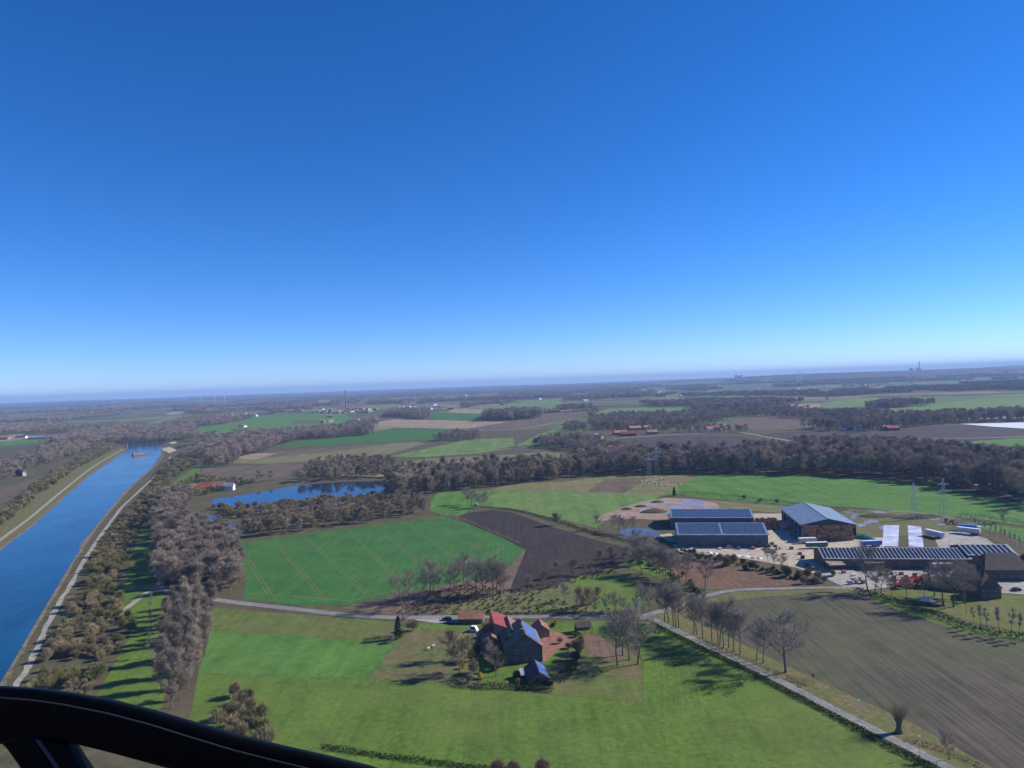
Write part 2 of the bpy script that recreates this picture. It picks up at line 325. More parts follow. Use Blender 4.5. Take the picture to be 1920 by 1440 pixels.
S('green_field', [(915, 918), (1130, 925), (1242, 929), (1215, 942), (1150, 962), (1118, 990), (1060, 975), (990, 962), (960, 955), (905, 950), (888, 948)], M['green2'], layer=1)
S('pasture', [(915, 918), (960, 908), (1060, 903), (1140, 892), (1314, 891), (1242, 929), (1130, 925)], M['olive'], layer=2)
S('pasture', [(1100, 922), (1135, 899), (1215, 896), (1170, 925)], M['brownf'], layer=3)
S('green_field', [(1314, 891), (1500, 893), (1640, 898), (1760, 912), (1870, 935), (1960, 958), (1960, 992), (1800, 969), (1600, 951), (1450, 946), (1300, 931), (1270, 926), (1242, 929)], M['green'], layer=1)
S('green_field', [(1800, 978), (1960, 996), (1960, 1030), (1880, 1000), (1840, 990)], M['green'], layer=1)
S('green_field', [(820, 924), (880, 920), (912, 921), (888, 948), (885, 957), (857, 968), (830, 967), (806, 958), (808, 940)], M['green'], layer=2)
S('greening_field', [(1290, 1152), (1350, 1127), (1450, 1114), (1590, 1109), (1640, 1116), (1700, 1143), (1800, 1180), (1990, 1225), (1990, 1500), (1920, 1478), (1800, 1412), (1700, 1352), (1500, 1262), (1400, 1214), (1330, 1182)], M['stubble'], layer=1)
S('verge', [(1215, 1157), (1290, 1130), (1380, 1110), (1600, 1104), (1640, 1114), (1450, 1117), (1350, 1129), (1290, 1155), (1420, 1222), (1520, 1270), (1710, 1356), (1810, 1412), (1960, 1495), (1850, 1495), (1700, 1400), (1470, 1280), (1230, 1162)], M['verge'], layer=2)
S('green_verge', [(1640, 1112), (1720, 1138), (1820, 1172), (1990, 1204), (1990, 1216), (1800, 1183), (1700, 1150), (1630, 1122)], M['meadow'], layer=3)
S('rust_scrub_field', [(1275, 1040), (1400, 1062), (1520, 1084), (1548, 1094), (1360, 1106), (1300, 1100), (1255, 1075)], M['scrubland'], layer=1)
S('meadow', [(1070, 1082), (1140, 1074), (1200, 1090), (1215, 1120), (1195, 1146), (1120, 1146), (1080, 1112)], M['meadow'], layer=2)
S('orchard_grass', [(830, 1140), (900, 1122), (960, 1105), (1060, 1090), (1100, 1105), (1200, 1143), (1190, 1151), (1000, 1151), (840, 1152)], M['orchard'], layer=1)
S('green_verge', [(1140, 1042), (1210, 1048), (1260, 1072), (1250, 1090), (1190, 1068)], M['meadow'], layer=2)
S('farm_yard', [(1262, 1020), (1405, 1020), (1405, 963), (1475, 963), (1500, 1000), (1600, 1004), (1655, 1008), (1660, 1040), (1560, 1052), (1545, 1062), (1540, 1080), (1490, 1064), (1400, 1048), (1330, 1040), (1262, 1034)], M['yard'], layer=3)
S('farm_yard', [(1500, 1040), (1960, 1052), (1960, 1118), (1880, 1112), (1850, 1104), (1720, 1090), (1660, 1102), (1610, 1108), (1590, 1104), (1542, 1082), (1500, 1062)], M['lot'], layer=4)
S('farm_yard', [(1258, 1000), (1235, 1003), (1255, 1016), (1270, 1016)], M['yard'], layer=3)
S('lorry_park', [(1748, 998), (1800, 996), (1850, 1010), (1872, 1026), (1760, 1027)], M['lot'], layer=3)
S('garden_lawn', [(1640, 1112), (1700, 1105), (1850, 1112), (1960, 1120), (1960, 1195), (1820, 1165), (1720, 1135)], M['meadow2'], layer=1)
S('mud_flat', [(1115, 975), (1180, 948), (1250, 934), (1330, 940), (1345, 955), (1256, 962), (1250, 974), (1180, 973)], M['mud'], layer=2, smooth=1)
S('grass_bank', [(1330, 938), (1480, 950), (1465, 962), (1410, 958), (1256, 958), (1300, 946)], M['olive'], layer=1)
def blob(name, cx, cy, rx, ry, mat, layer, seed, n=22):
    pts = []
    for k in range(n):
        t = 2*math.pi*k/n; q = 1+.85*noise.noise(Vector((math.cos(t)*1.3+seed, math.sin(t)*1.3, seed*.7))); pts.append((cx+rx*q*math.cos(t), cy+ry*q*math.sin(t)))
    S(name, pts, mat, layer=layer)
for k, (x, y, a_, b_) in enumerate([(1300, 943, 26, 5.5), (1252, 943, 9, 3), (1270, 951, 14, 2.6), (1234, 961, 22, 2.6), (1205, 957, 9, 2.2), (1325, 953, 14, 2), (1222, 950, 8, 1.8), (1345, 955, 16, 1.3), (1605, 968, 12, 4), (1632, 978, 14, 5), (1648, 962, 12, 3), (1612, 985, 10, 3), (1655, 990, 8, 3), (1752, 973, 9, 3), (1765, 983, 7, 2.5), (1590, 960, 10, 1.6), (1742, 966, 9, 1.5)]):
    blob('puddle', x, y, a_, b_, M['puddle'], 4+k % 2, k*3.1)
S('mud_flat', [(1580, 958), (1660, 958), (1740, 962), (1790, 975), (1760, 1000), (1650, 1005), (1600, 995)], M['paddock'], layer=1, smooth=1)
S('pond', [(1160, 998), (1172, 992), (1196, 990), (1222, 993), (1238, 1000), (1228, 1008), (1214, 1006), (1196, 1009), (1178, 1008)], M['yardpond'], layer=4, smooth=1)
S('pond', [(400, 937), (470, 926), (560, 911), (640, 904), (715, 904), (722, 915), (700, 926), (600, 938), (480, 950), (410, 948)], M['pond'], layer=3, smooth=1)
S('pond', [(348, 972), (385, 965), (425, 975), (455, 992), (440, 1004), (390, 990), (350, 982)], M['pond'], layer=3, smooth=1)
S('canal', [(-60, 1400), (0, 1282), (30, 1232), (60, 1180), (130, 1062), (180, 987), (240, 917), (285, 876), (303, 852), (300, 838), (312, 824), (285, 816), (234, 811), (233, 828), (237, 843), (180, 882), (120, 932), (60, 985), (0, 1031), (-80, 1090)], M['canal'], layer=1)
S('bank_grass', [(-80, 1040), (0, 985), (80, 920), (140, 880), (200, 850), (226, 838), (237, 843), (180, 882), (120, 932), (60, 985), (0, 1031), (-80, 1090)], M['verge'], layer=0)
S('grass_strip', [(330, 900), (372, 872), (378, 890), (345, 915), (318, 945), (300, 985), (290, 1050), (290, 1100), (310, 1112), (330, 1180), (320, 1260), (300, 1340), (160, 1340), (200, 1270), (245, 1190), (220, 1120), (245, 1060), (262, 990), (290, 940)], M['meadow'], layer=1)
S('green_field', [(100, 850), (160, 830), (110, 846)], M['green'], layer=1)
ribbon('bank_stones', [(-20, 1330), (2, 1283), (32, 1232), (62, 1180), (132, 1062), (182, 987), (242, 917), (287, 876), (305, 853), (302, 838)], 2.6, M['riprap'], layer=3, ragged=.7)
ribbon('bank_stones', [(-70, 1085), (0, 1031), (60, 985), (120, 932), (180, 882), (237, 843), (232, 820)], 2.2, M['riprap'], layer=3, ragged=.6)
ribbon('towpath', [(20, 1300), (48, 1258), (66, 1222), (100, 1150), (136, 1090), (165, 1040), (190, 1003), (230, 950), (262, 920), (305, 878), (320, 855)], 2.3, M['gravel'], layer=4, ragged=.5)
ribbon('towpath', [(-60, 1062), (0, 1013), (60, 968), (120, 918), (180, 872), (232, 842)], 2.8, M['gravel'], layer=4)
ribbon('farm_track', [(208, 1166), (232, 1145), (255, 1127), (276, 1110)], 2.8, M['gravel'], layer=4)
ribbon('farm_track', [(225, 1107), (250, 1104), (285, 1103), (300, 1100), (296, 1060), (290, 1020), (296, 980), (310, 950), (340, 920)], 3.2, M['road'], layer=5)
ribbon('country_lane', [(285, 1103), (330, 1111), (395, 1123), (460, 1132), (560, 1143), (650, 1153), (750, 1158), (850, 1157), (1000, 1156), (1130, 1157), (1195, 1158), (1215, 1158)], 4.6, M['road'], layer=5)
ribbon('country_lane', [(1195, 1158), (1260, 1140), (1330, 1116), (1380, 1107), (1450, 1104), (1560, 1102), (1620, 1103)], 3.8, M['road'], layer=6)
ribbon('country_lane', [(1170, 1156), (1212, 1157), (1260, 1179), (1330, 1213), (1400, 1246), (1470, 1281), (1560, 1328), (1640, 1369), (1720, 1410), (1790, 1446), (1900, 1502)], 3.4, M['road'], layer=7)
S('silage_sheet', [(1657, 985), (1686, 985), (1684, 1025), (1654, 1024)], M['tarp'], layer=5)
S('silage_sheet', [(1702, 985), (1727, 988), (1732, 1026), (1704, 1025)], M['tarp'], layer=5)
for a, b in (((560, 1015), (620, 1122)), ((445, 1022), (525, 1122)), ((640, 1008), (725, 1110)), ((510, 1010), (600, 1120)), ((705, 985), (790, 1096)), ((760, 982), (870, 1058)), ((735, 980), (850, 1078)), ((820, 970), (940, 1046))):
    A, B = Q(*a), Q(*b)
for x0, x1 in (((450, 1024), (512, 1126)), ((515, 1014), (612, 1128)), ((572, 1006), (686, 1112)), ((655, 996), (744, 1084)), ((700, 986), (800, 1066)), ((760, 980), (862, 1054)), ((800, 975), (922, 1043))):
    A, B = Q(*x0), Q(*x1); t = (B-A).normalized(); nn = Vector((t.y, -t.x, 0))
    for s_ in (-1, 1): ribbon('wheel_track', [A+nn*s_*.95, (A+B)/2+nn*s_*.95, B+nn*s_*.95], .45, M['track'], layer=3, world=True, ragged=.08)
ribbon('wheel_track', [(460, 1112), (560, 1119), (650, 1126), (700, 1117), (760, 1104)], .9, M['track'], layer=4)
M['trackg'] = land('worn_grass_track', (.10, .165, .035), (.14, .20, .05), None, stripe=.2, fine=1.5)
for dx in (0, 9, 24, 33, 52, 60): ribbon('wheel_track', [(1222+dx, 1205+dx*.4), (1232+dx*1.1, 1250), (1236+dx*1.25, 1300), (1232+dx*1.5, 1345)], .35, M['trackg'], layer=3, ragged=.12)
ribbon('wheel_track', [(922, 1043), (942, 1028), (938, 1022), (900, 1010)], .8, M['track'], layer=4)
# ---- fields further off
FF = [
 ('green_field', [(515, 838), (560, 828), (640, 820), (740, 802), (880, 806), (900, 812), (880, 818), (815, 822), (700, 830), (600, 836)], 'wheat', 1),
 ('tan_field', [(708, 800), (712, 790), (740, 786), (900, 790), (955, 791), (880, 803), (850, 804), (760, 802)], 'tanf', 1),
 ('brown_field', [(885, 803), (955, 791), (1040, 776), (1130, 772), (1070, 782), (1000, 800), (950, 807), (900, 808)], 'brownf', 1),
 ('green_field', [(803, 786), (810, 773), (905, 777), (900, 789)], 'wheat', 1),
 ('tan_field', [(838, 773), (850, 766), (1010, 772), (1115, 765), (1060, 771), (1000, 776), (900, 776)], 'tanf', 2),
 ('green_field', [(880, 765), (1000, 752), (1056, 749), (1040, 767), (960, 769)], 'green2', 1),
 ('green_field', [(1110, 776), (1140, 766), (1290, 763), (1300, 771), (1200, 776)], 'green2', 1),
 ('pasture', [(730, 856), (880, 824), (962, 821), (966, 836), (900, 850), (800, 857)], 'green2', 3),
 ('pasture', [(400, 868), (480, 852), (640, 838), (780, 828), (800, 832), (730, 852), (640, 862), (500, 870)], 'olive', 1),
 ('brown_field', [(380, 902), (378, 878), (500, 871), (660, 868), (600, 885), (520, 895), (460, 906), (400, 905)], 'brownf', 1),
 ('brown_field', [(430, 862), (500, 848), (640, 838), (760, 828), (640, 845), (500, 858)], 'brownf', 3),
 ('tan_field', [(590, 890), (640, 868), (760, 868), (720, 895)], 'tanf', 1),
 ('green_field', [(365, 802), (430, 795), (470, 785), (500, 778), (640, 772), (665, 790), (610, 801), (500, 808), (380, 816)], 'green', 1),
 ('brown_field', [(545, 789), (590, 787), (600, 793), (550, 794)], 'brownf', 3),
 ('green_field', [(258, 796), (310, 786), (332, 789), (290, 801)], 'green2', 1),
 ('green_field', [(966, 836), (1010, 815), (1060, 797), (1140, 792), (1100, 806), (1040, 822), (990, 836)], 'green2', 2),
 ('olive_field', [(640, 880), (800, 860), (960, 852), (1040, 845), (1110, 850), (1090, 870), (900, 880)], 'olive', 0),
 ('ploughed_field', [(1110, 840), (1160, 824), (1270, 817), (1390, 818), (1450, 830), (1440, 846), (1330, 850), (1200, 852)], 'darkf', 1),
 ('ploughed_field', [(1400, 817), (1500, 809), (1620, 808), (1700, 800), (1960, 793), (1960, 818), (1740, 833), (1640, 836), (1560, 832)], 'darkf', 1),
 ('brown_field', [(1350, 792), (1420, 780), (1490, 775), (1640, 785), (1700, 790), (1560, 803), (1440, 806), (1340, 803)], 'brownf', 1),
 ('green_field', [(1620, 772), (1740, 758), (1840, 748), (1960, 742), (1960, 766), (1800, 773), (1700, 778), (1640, 779)], 'green2', 1),
 ('green_field', [(1510, 764), (1560, 752), (1640, 745), (1680, 748), (1630, 760), (1560, 768)], 'green2', 1),
 ('tan_field', [(1470, 765), (1480, 759), (1535, 757), (1540, 762), (1500, 767)], 'tanf', 2),
 ('green_field', [(1600, 776), (1700, 780), (1740, 784), (1640, 787), (1580, 782)], 'green2', 1),
 ('green_field', [(1738, 833), (1860, 825), (1960, 818), (1960, 856), (1830, 854), (1800, 843)], 'green', 3),
 ('crop_sheeting', [(1800, 795), (1960, 791), (1960, 806), (1860, 800)], 'plastic', 3),
 ('crop_sheeting', [(1835, 786), (1850, 778), (1960, 773), (1960, 783)], 'plastic', 3),
 ('brown_field', [(-60, 950), (0, 920), (60, 898), (105, 884), (95, 900), (30, 930), (-60, 975)], 'brownf', 1),
 ('tan_field', [(-40, 830), (0, 818), (40, 814), (55, 822), (0, 828)], 'tanf', 1),
 ('green_field', [(-40, 835), (60, 822), (140, 812), (110, 826), (0, 838)], 'green', 1),
 ('green_field', [(560, 770), (700, 759), (760, 757), (700, 768), (620, 774)], 'green2', 1),
 ('pale_field', [(1060, 745), (1080, 738), (1110, 737), (1100, 744)], 'green2', 1),
 ('pasture', [(440, 860), (470, 850), (520, 850), (480, 862)], 'tanf', 4),
]
for nm, p, mt, ly in FF: S(nm, p, M[mt], layer=ly)
for k in range(46):   # slivers of far fields between the woods
    px = rnd.uniform(-60, 1980); lv = 718+(960-px)*.0349; dy = rnd.uniform(15, 44); wdt = rnd.uniform(14, 70)*(dy/30); hh = rnd.uniform(.05, .14)*dy
    S('far_field', [(px, lv+dy), (px+wdt*.4, lv+dy-hh-wdt*.4*.0349), (px+wdt, lv+dy-hh*.9-wdt*.0349), (px+wdt*.7, lv+dy+hh*.6-wdt*.7*.0349), (px+wdt*.2, lv+dy+hh*.5)], M[rnd.choice(['green2', 'green2', 'olive', 'tanf', 'brownf'])], layer=2)
ribbon('farm_track', [(1520, 822), (1600, 828), (1700, 824), (1860, 821), (1960, 816)], 5, M['gravel'], layer=4)
ribbon('country_lane', [(1150, 822), (1250, 816), (1330, 812), (1380, 810), (1440, 820), (1520, 833)], 6, M['gravel'], layer=4)
ribbon('farm_track', [(1280, 795), (1330, 788), (1440, 778)], 9, M['gravel'], layer=5)
ribbon('farm_track', [(860, 806), (960, 806), (1040, 793), (1080, 788)], 6, M['gravel'], layer=4)
ribbon('farm_track', [(760, 857), (880, 850), (960, 841)], 4, M['gravel'], layer=4)
ribbon('asphalt_road', [(1815, 903), (1870, 922), (1940, 950), (1990, 975)], 6, M['road'], layer=5)
ribbon('farm_track', [(1590, 955), (1640, 958), (1700, 960), (1760, 966), (1800, 975)], 3, M['road'], layer=3)
S('landing', [(300, 842), (318, 838), (332, 844), (318, 850)], M['yard'], layer=3)
S('landing', [(316, 830), (328, 827), (332, 831), (322, 833)], M['yard'], layer=3)
# ------------------------------------------------------------------ tree prototypes (20 m reference height)
def grow(seed, H=18, trunk_r=.32, bole=.35, spread=.55, limbs=11, upward=.55, twig_w=.075, twig_len=1.5, dens=1.0, multi=1, lean=.0, nt_=4):
    """a bare deciduous tree: tapered trunk and limbs in one mesh, fine twigs in the other"""
    r = random.Random(seed); T = MB(); K = MB()
    def U(a, b): return r.uniform(a, b)
    def dirv(az, el): return Vector((math.cos(az)*math.cos(el), math.sin(az)*math.cos(el), math.sin(el)))
    def crook(p, d, L, r0, r1, n, seg, out):
        for k in range(n):
            d2 = (d+Vector((U(-1, 1), U(-1, 1), U(-.4, .7)))*.17).normalized(); q = p+d2*(L/n)
            ra = r0+(r1-r0)*k/n; rb = r0+(r1-r0)*(k+1)/n; T.tube(p, q, ra, rb, seg); out.append((q, d2, rb)); p, d = q, d2
        return p, d
    for s in range(multi):
        az0 = U(0, 6.28); d0 = (Vector((0, 0, 1))+dirv(az0, 0)*(lean if multi == 1 else .22)).normalized(); base = Vector((0, 0, -.1)) + (dirv(az0, 0)*.4 if multi > 1 else Vector((0, 0, 0)))
        T.tube(base, base+Vector((0, 0, .6)), trunk_r*1.6, trunk_r, 7)
        pts = []; crook(base+Vector((0, 0, .5)), d0, H*.86, trunk_r, .05, 9, 6, pts)
        ends = []
        for k in range(limbs):
            f = bole+(1-bole)*(k+U(0, .9))/limbs; i = min(len(pts)-1, int(f*9)); p, d, rr = pts[max(0, i-1)]; p = p.lerp(pts[i][0], U(0, 1))
            f2 = (f-bole)/(1-bole); prof = math.sin(math.pi*min(1, .22+.72*f2))**.7
            L = H*spread*.62*prof*U(.75, 1.15); az = k*2.4+U(-.4, .4); el = upward*U(.6, 1.3)+.35*f2
            lp = []; e, ed = crook(p, dirv(az, el), L, max(.05, rr*.5), .03, 4, 4, lp); ends += lp[1:]
            for q, dq, rq in lp:
                for _ in range(3):
                    d2 = (dq+dirv(U(0, 6.28), U(-.4, .9))*.9).normalized(); bl = L*U(.25, .5); bp = []
                    crook(q, d2, bl, rq*.6+.012, .015, 2, 3, bp); ends += bp
        for q, dq, rq in ends:
            for _ in range(int(nt_*dens+U(0, 1))):
                d2 = (dq*.7+dirv(U(0, 6.28), U(-.6, 1.3))).normalized(); L = twig_len*U(.6, 1.35)
                K.strip(q, q+d2*L, twig_w*U(.7, 1.3)); m = q+d2*L*U(.35, .8)
                d3 = (d2+dirv(U(0, 6.28), U(-.6, 1.2))*.9).normalized(); K.strip(m, m+d3*L*.7, twig_w*.8)
    return T, K
def shrub(seed, W=2.6, Hh=3.6, n=900, wd=.07, L=1.1, leafy=False, lobes=5):
    r = random.Random(seed); K = MB(); cs = []
    for k in range(lobes):
        a = r.uniform(0, 6.28); q = r.uniform(0, W*.45); cs.append((math.cos(a)*q, math.sin(a)*q, Hh*r.uniform(.35, .62), r.uniform(.5, .8)))
    for k in range(n):
        cx, cy_, cz, s = cs[k % lobes]; a = r.uniform(0, 6.28); el = r.uniform(-.9, 1.5); rr = s*(r.random()**.4)
        d = Vector((math.cos(a)*math.cos(el)*W*.62, math.sin(a)*math.cos(el)*W*.62, math.sin(el)*Hh*.5)); p = Vector((cx, cy_, cz))+d*rr
        if p.z < 0: p.z = r.uniform(0, .5)
        if leafy:
            u = Vector((r.uniform(-1, 1), r.uniform(-1, 1), r.uniform(-1, 1))).normalized(); v = u.orthogonal().normalized()
            K.poly([p, p+u*L*r.uniform(.3, 1), p+v*L*r.uniform(.3, 1)])
        else:
            dd = (Vector((p.x, p.y, Hh*.5))*.3+Vector((r.uniform(-1, 1), r.uniform(-1, 1), r.uniform(-.1, 1.3)))).normalized(); K.strip(p, p+dd*L*r.uniform(.5, 1.3), wd)
    for k in range(7):
        a = r.uniform(0, 6.28); K.tube((0, 0, -.1), (math.cos(a)*W*.4, math.sin(a)*W*.4, Hh*.6), .07, .03, 4)
    return K
def conifer(seed, H=10, W=2.2, n=2200, taper=.85, L=.55):
    r = random.Random(seed); K = MB(); T = MB(); T.tube((0, 0, -.1), (0, 0, H*.95), .22, .04, 6)
    for k in range(n):
        f = r.random()**.9; z = H*(.06+.94*f); rad = W*((1-f)**taper+.04)*(.75+.3*math.sin(z*5+r.uniform(-.6, .6)))*r.random()**.35; a = r.uniform(0, 6.28)
        rad *= 1+.18*math.sin(a*3+z); p = Vector((math.cos(a)*rad, math.sin(a)*rad, z)); u = (Vector((math.cos(a), math.sin(a), -.5))+Vector((r.uniform(-1, 1), r.uniform(-1, 1), r.uniform(-1, 1)))*.7).normalized(); v = u.orthogonal().normalized()
        K.poly([p, p+u*L*r.uniform(.6, 1.4), p+v*L*r.uniform(.3, .8)])
    return T, K
PROTO = {}
def proto(kind, TK, bark, leaf, H):
    T, K = TK
    PROTO.setdefault(kind, []).append((T.mesh(kind+'_trunk', bark) if T else None, K.mesh(kind+'_crown', leaf), H))
for s in range(5): proto('bare', grow(10+s, 18, .25, .34, .46, 13, .62, twig_w=.048, twig_len=1.5, nt_=5), M['bark'], M['tw_grey'], 18)
for s in range(4): proto('oak', grow(30+s, 18, .40, .30, .72, 12, .42, twig_w=.055, nt_=7), M['bark'], M['tw_grey'], 18)
for s in range(5): proto('alder', grow(50+s, 18, .22, .14, .44, 15, .75, twig_w=.075, twig_len=1.6, nt_=7), M['bark_pale'], M['tw_purple'], 18)
for s in range(3): proto('poplar', grow(70+s, 22, .28, .10, .34, 19, .95, twig_w=.07, twig_len=1.5, nt_=8), M['bark'], M['tw_purple'], 22)
for s in range(4): proto('wood', grow(90+s, 20, .24, .30, .46, 12, .6, twig_w=.11, twig_len=1.8, nt_=4), M['bark'], M['tw_wood'], 20)
for s in range(2): proto('woodtan', grow(97+s, 20, .24, .26, .42, 13, .8, twig_w=.11, twig_len=1.8, nt_=4), M['bark_pale'], M['tw_tan'], 20)
for s in range(3): proto('small', grow(110+s, 8, .13, .28, .62, 9, .6, twig_w=.05, twig_len=.8, nt_=3), M['bark'], M['tw_grey'], 8)
for s in range(2): proto('rusty', grow(120+s, 9, .13, .12, .62, 12, .7, twig_w=.07, twig_len=1.0, nt_=4), M['bark'], M['tw_rust'], 9)
for s in range(2): proto('tancrown', grow(124+s, 12, .17, .12, .6, 13, .7, twig_w=.08, twig_len=1.2, nt_=5), M['bark_pale'], M['tw_tan'], 12)
for s in range(2): proto('sapling', grow(130+s, 7, .07, .45, .22, 7, 1.0, twig_w=.04, twig_len=.6, nt_=2), M['bark'], M['tw_grey'], 7)
for s in range(2): proto('willow', grow(140+s, 8, .22, .10, .75, 13, .8, twig_w=.07, twig_len=1.2, nt_=6), M['bark_pale'], M['tw_willow'], 8)
proto('conifer', conifer(1, 10, 2.1), M['bark'], M['ever'], 10)
proto('conifer', conifer(2, 9, 2.8, taper=.6), M['bark'], M['ever'], 9)
proto('spruce', conifer(3, 9, 3.0, 2600, .5), M['bark'], M['spruce'], 9)
def pollard(H):
    T = MB(); K = MB(); T.lathe([(.95, -.1), (.85, .5), (.62, 1.2), (.60, 2.2), (.85, 2.9), (1.05, 3.3), (.6, 3.6), (0, 3.65)], 10)
    for k in range(420):
        a = rnd.uniform(0, 6.28); rr = rnd.uniform(.2, .9); p = Vector((math.cos(a)*rr, math.sin(a)*rr, 3.3)); o_ = rnd.uniform(0, .75)
        q = p+Vector((math.cos(a)*o_*rr*1.9+rnd.uniform(-.3, .3), math.sin(a)*o_*rr*1.9+rnd.uniform(-.3, .3), 1)).normalized()*rnd.uniform(2.2, 5.2); K.strip(p, q, .035)
    return T, K
proto('pollard', pollard(8), M['bark'], M['tw_tan'], 8)
SH = {}
def shp(kind, mat, **kw): SH.setdefault(kind, []).append(shrub(mat=None, **kw).mesh(kind, mat)) if False else SH.setdefault(kind, []).append(shrub(**kw).mesh(kind, mat))
for s in range(4): shp('bank', M['tw_tan'], seed=200+s, W=3.2, Hh=4.4, n=1500, wd=.085, L=1.3)
for s in range(4): shp('bankolive', M['tw_olive'], seed=210+s, W=3.2, Hh=4.2, n=1500, wd=.085, L=1.2)
for s in range(3): shp('greyshrub', M['tw_grey'], seed=220+s, W=2.6, Hh=3.2, n=1100, wd=.08, L=1.1)
for s in range(3): shp('evershrub', M['hedge'], seed=230+s, W=2.4, Hh=2.6, n=1500, L=.5, leafy=True)
shp('yellowshrub', M['yellow'], seed=240, W=1.6, Hh=2.2, n=900, L=.4, leafy=True)
shp('greenshrub', M['leafgreen'], seed=241, W=2.0, Hh=2.4, n=900, L=.4, leafy=True)
shp('pinkshrub', M['pink'], seed=242, W=3.0, Hh=5.5, n=1500, wd=.08, L=1.0)
for s in range(2): shp('rustshrub', M['tw_rust'], seed=245+s, W=2.6, Hh=3.6, n=1200, wd=.08, L=1.1)
ORD = ['first', 'second', 'third', 'fourth', 'fifth', 'sixth', 'seventh', 'eighth', 'ninth', 'tenth', 'eleventh', 'twelfth', 'thirteenth', 'fourteenth', 'fifteenth', 'sixteenth', 'seventeenth', 'eighteenth', 'nineteenth', 'twentieth']
def nth(k):
    if k >= 99: return 'hundredth' if k == 99 else 'hundred and '+nth(k-100)
    if k < 20: return ORD[k]
    t = ['twenty', 'thirty', 'forty', 'fifty', 'sixty', 'seventy', 'eighty', 'ninety'][(k+1)//10-2]
    return t+'-'+ORD[(k+1) % 10-1] if (k+1) % 10 else t[:-1]+'ieth'
COUNT = {}
def tree(kind, pos, H, label, group=None, name='bare_tree', cat='tree', sxy=1.0, parts=True):
    P = PROTO[kind]; k = COUNT.get(kind, 0); COUNT[kind] = k+1; tm, cm, Hr = P[k % len(P)]
    e = empty(name, pos, rnd.uniform(0, 6.28)); s = H/Hr; e.scale = (s*sxy, s*sxy, s); tag(e, label, cat, group)
    link('trunk', tm, e); link('crown', cm, e); return e
def bush(kind, pos, s, label, group=None, name='shrub', cat='shrub', sz=1.0):
    P = SH[kind]; k = COUNT.get(kind, 0); COUNT[kind] = k+1
    o = link(name, P[k % len(P)], None, pos); o.rotation_euler = (0, 0, rnd.uniform(0, 6.28)); o.scale = (s, s, s*sz); return tag(o, label, cat, group)
def row(kind, pts, H, fmt, group, **kw):
    pts = sorted(pts, key=lambda p: p[0])
    for k, p in enumerate(pts):
        h = p[2] if len(p) > 2 else H*rnd.uniform(.88, 1.1); tree(kind, Q(p[0], p[1]), h, fmt.format(nth(k)), group, **kw)
for p, s_, kd, l in (((888, 1262), 1.0, 'bank', 'tan shrub left of the farmhouse lawn'), ((882, 1240), 1.2, 'bankolive', 'olive shrub at the paddock edge left of the farm'), ((893, 1215), 1.1, 'greyshrub', 'grey shrub below the white caravan'), ((940, 1250), .9, 'bankolive', 'olive shrub before the blue green tree'), ((880, 1280), .8, 'greyshrub', 'grey shrub over the clipped garden hedge'), ((1064, 1238), 1.0, 'greyshrub', 'grey bare shrub right of the clinker yard'), ((1085, 1224), 1.1, 'bank', 'tan bare shrub at the right end of the clinker yard'), ((1050, 1206), .7, 'greyshrub', 'small bare shrub in the middle of the clinker yard'), ((735, 1205), .9, 'greyshrub', 'bare shrub left of the slim evergreen'), ((775, 1182), 1.0, 'bank', 'tan shrub right of the slim evergreen')):
    bush(kd, Q(*p), s_, l)
# ---- trees one can tell apart
row('bare', [(1246, 1166), (1254, 1168), (1263, 1173), (1267, 1176), (1272, 1177)], 15.5, '{} bare tree from the left in the clump beside the lane junction', 'roadside trees at the junction', sxy=1.15)
row('bare', [(1301, 1188), (1307, 1190), (1318, 1197), (1335, 1203), (1346, 1207), (1350, 1210), (1357, 1214), (1366, 1215), (1376, 1222), (1388, 1227)], 16, '{} slim bare tree from the left in the row along the sloping lane', 'row of bare trees along the lane')
row('bare', [(1419, 1238, 14), (1431, 1243, 15)], 15, '{} of the two leaning bare trees just left of the big oak', 'row of bare trees along the lane')
tree('oak', Q(1473, 1261), 18.5, 'big bare oak with thick trunk standing at the lane edge', sxy=1.1)
row('oak', [(1158, 1248, 18.5), (1168, 1229, 16), (1180, 1238, 17), (1196, 1246, 19)], 20, '{} tall bare oak from the left in the paddock right of the farmhouse', 'oaks in the paddock', sxy=.82)
row('oak', [(755, 1144, 15), (768, 1131, 14), (788, 1128, 13), (806, 1119, 16.5), (813, 1116, 14), (846, 1116, 14), (850, 1112, 14), (872, 1106, 16.5), (879, 1101, 14), (892, 1119, 18), (906, 1118, 16), (924, 1117, 17), (932, 1115, 15), (939, 1115, 16), (945, 1113, 15)], 16, '{} bare tree from the left in the row below the wheat field', 'row of bare trees below the wheat field', sxy=.8)
row('bare', [(1180, 1070), (1188, 1052), (1200, 1060), (1204, 1078), (1222, 1073), (1232, 1076), (1238, 1080), (1243, 1081), (1248, 1083), (1259, 1086), (1274, 1092), (1286, 1089), (1322, 1108), (1212, 1050), (1226, 1056), (1197, 1044)], 14, '{} bare tree from the left along the stream beside the rust coloured scrub', 'trees along the stream', sxy=1.15)
row('small', [(1060, 1128, 8), (1138, 1151, 8.5), (1156, 1150, 8), (1172, 1153, 7), (1115, 1152, 7), (1195, 1150, 8), (1208, 1143, 10), (1218, 1146, 10), (960, 1142, 6), (985, 1122, 5)], 8, '{} small bare orchard tree from the left on the grass above the lane', 'orchard trees above the lane')
row('rusty', [(1018, 1096, 6.5), (1041, 1084, 8), (1074, 1078, 8), (1096, 1080, 6), (1125, 1062, 8), (1149, 1056, 8.5), (995, 1104, 6)], 8, '{} brown bushy tree from the left on the dark ploughed field edge', 'brown bushy trees at the ploughed field edge')
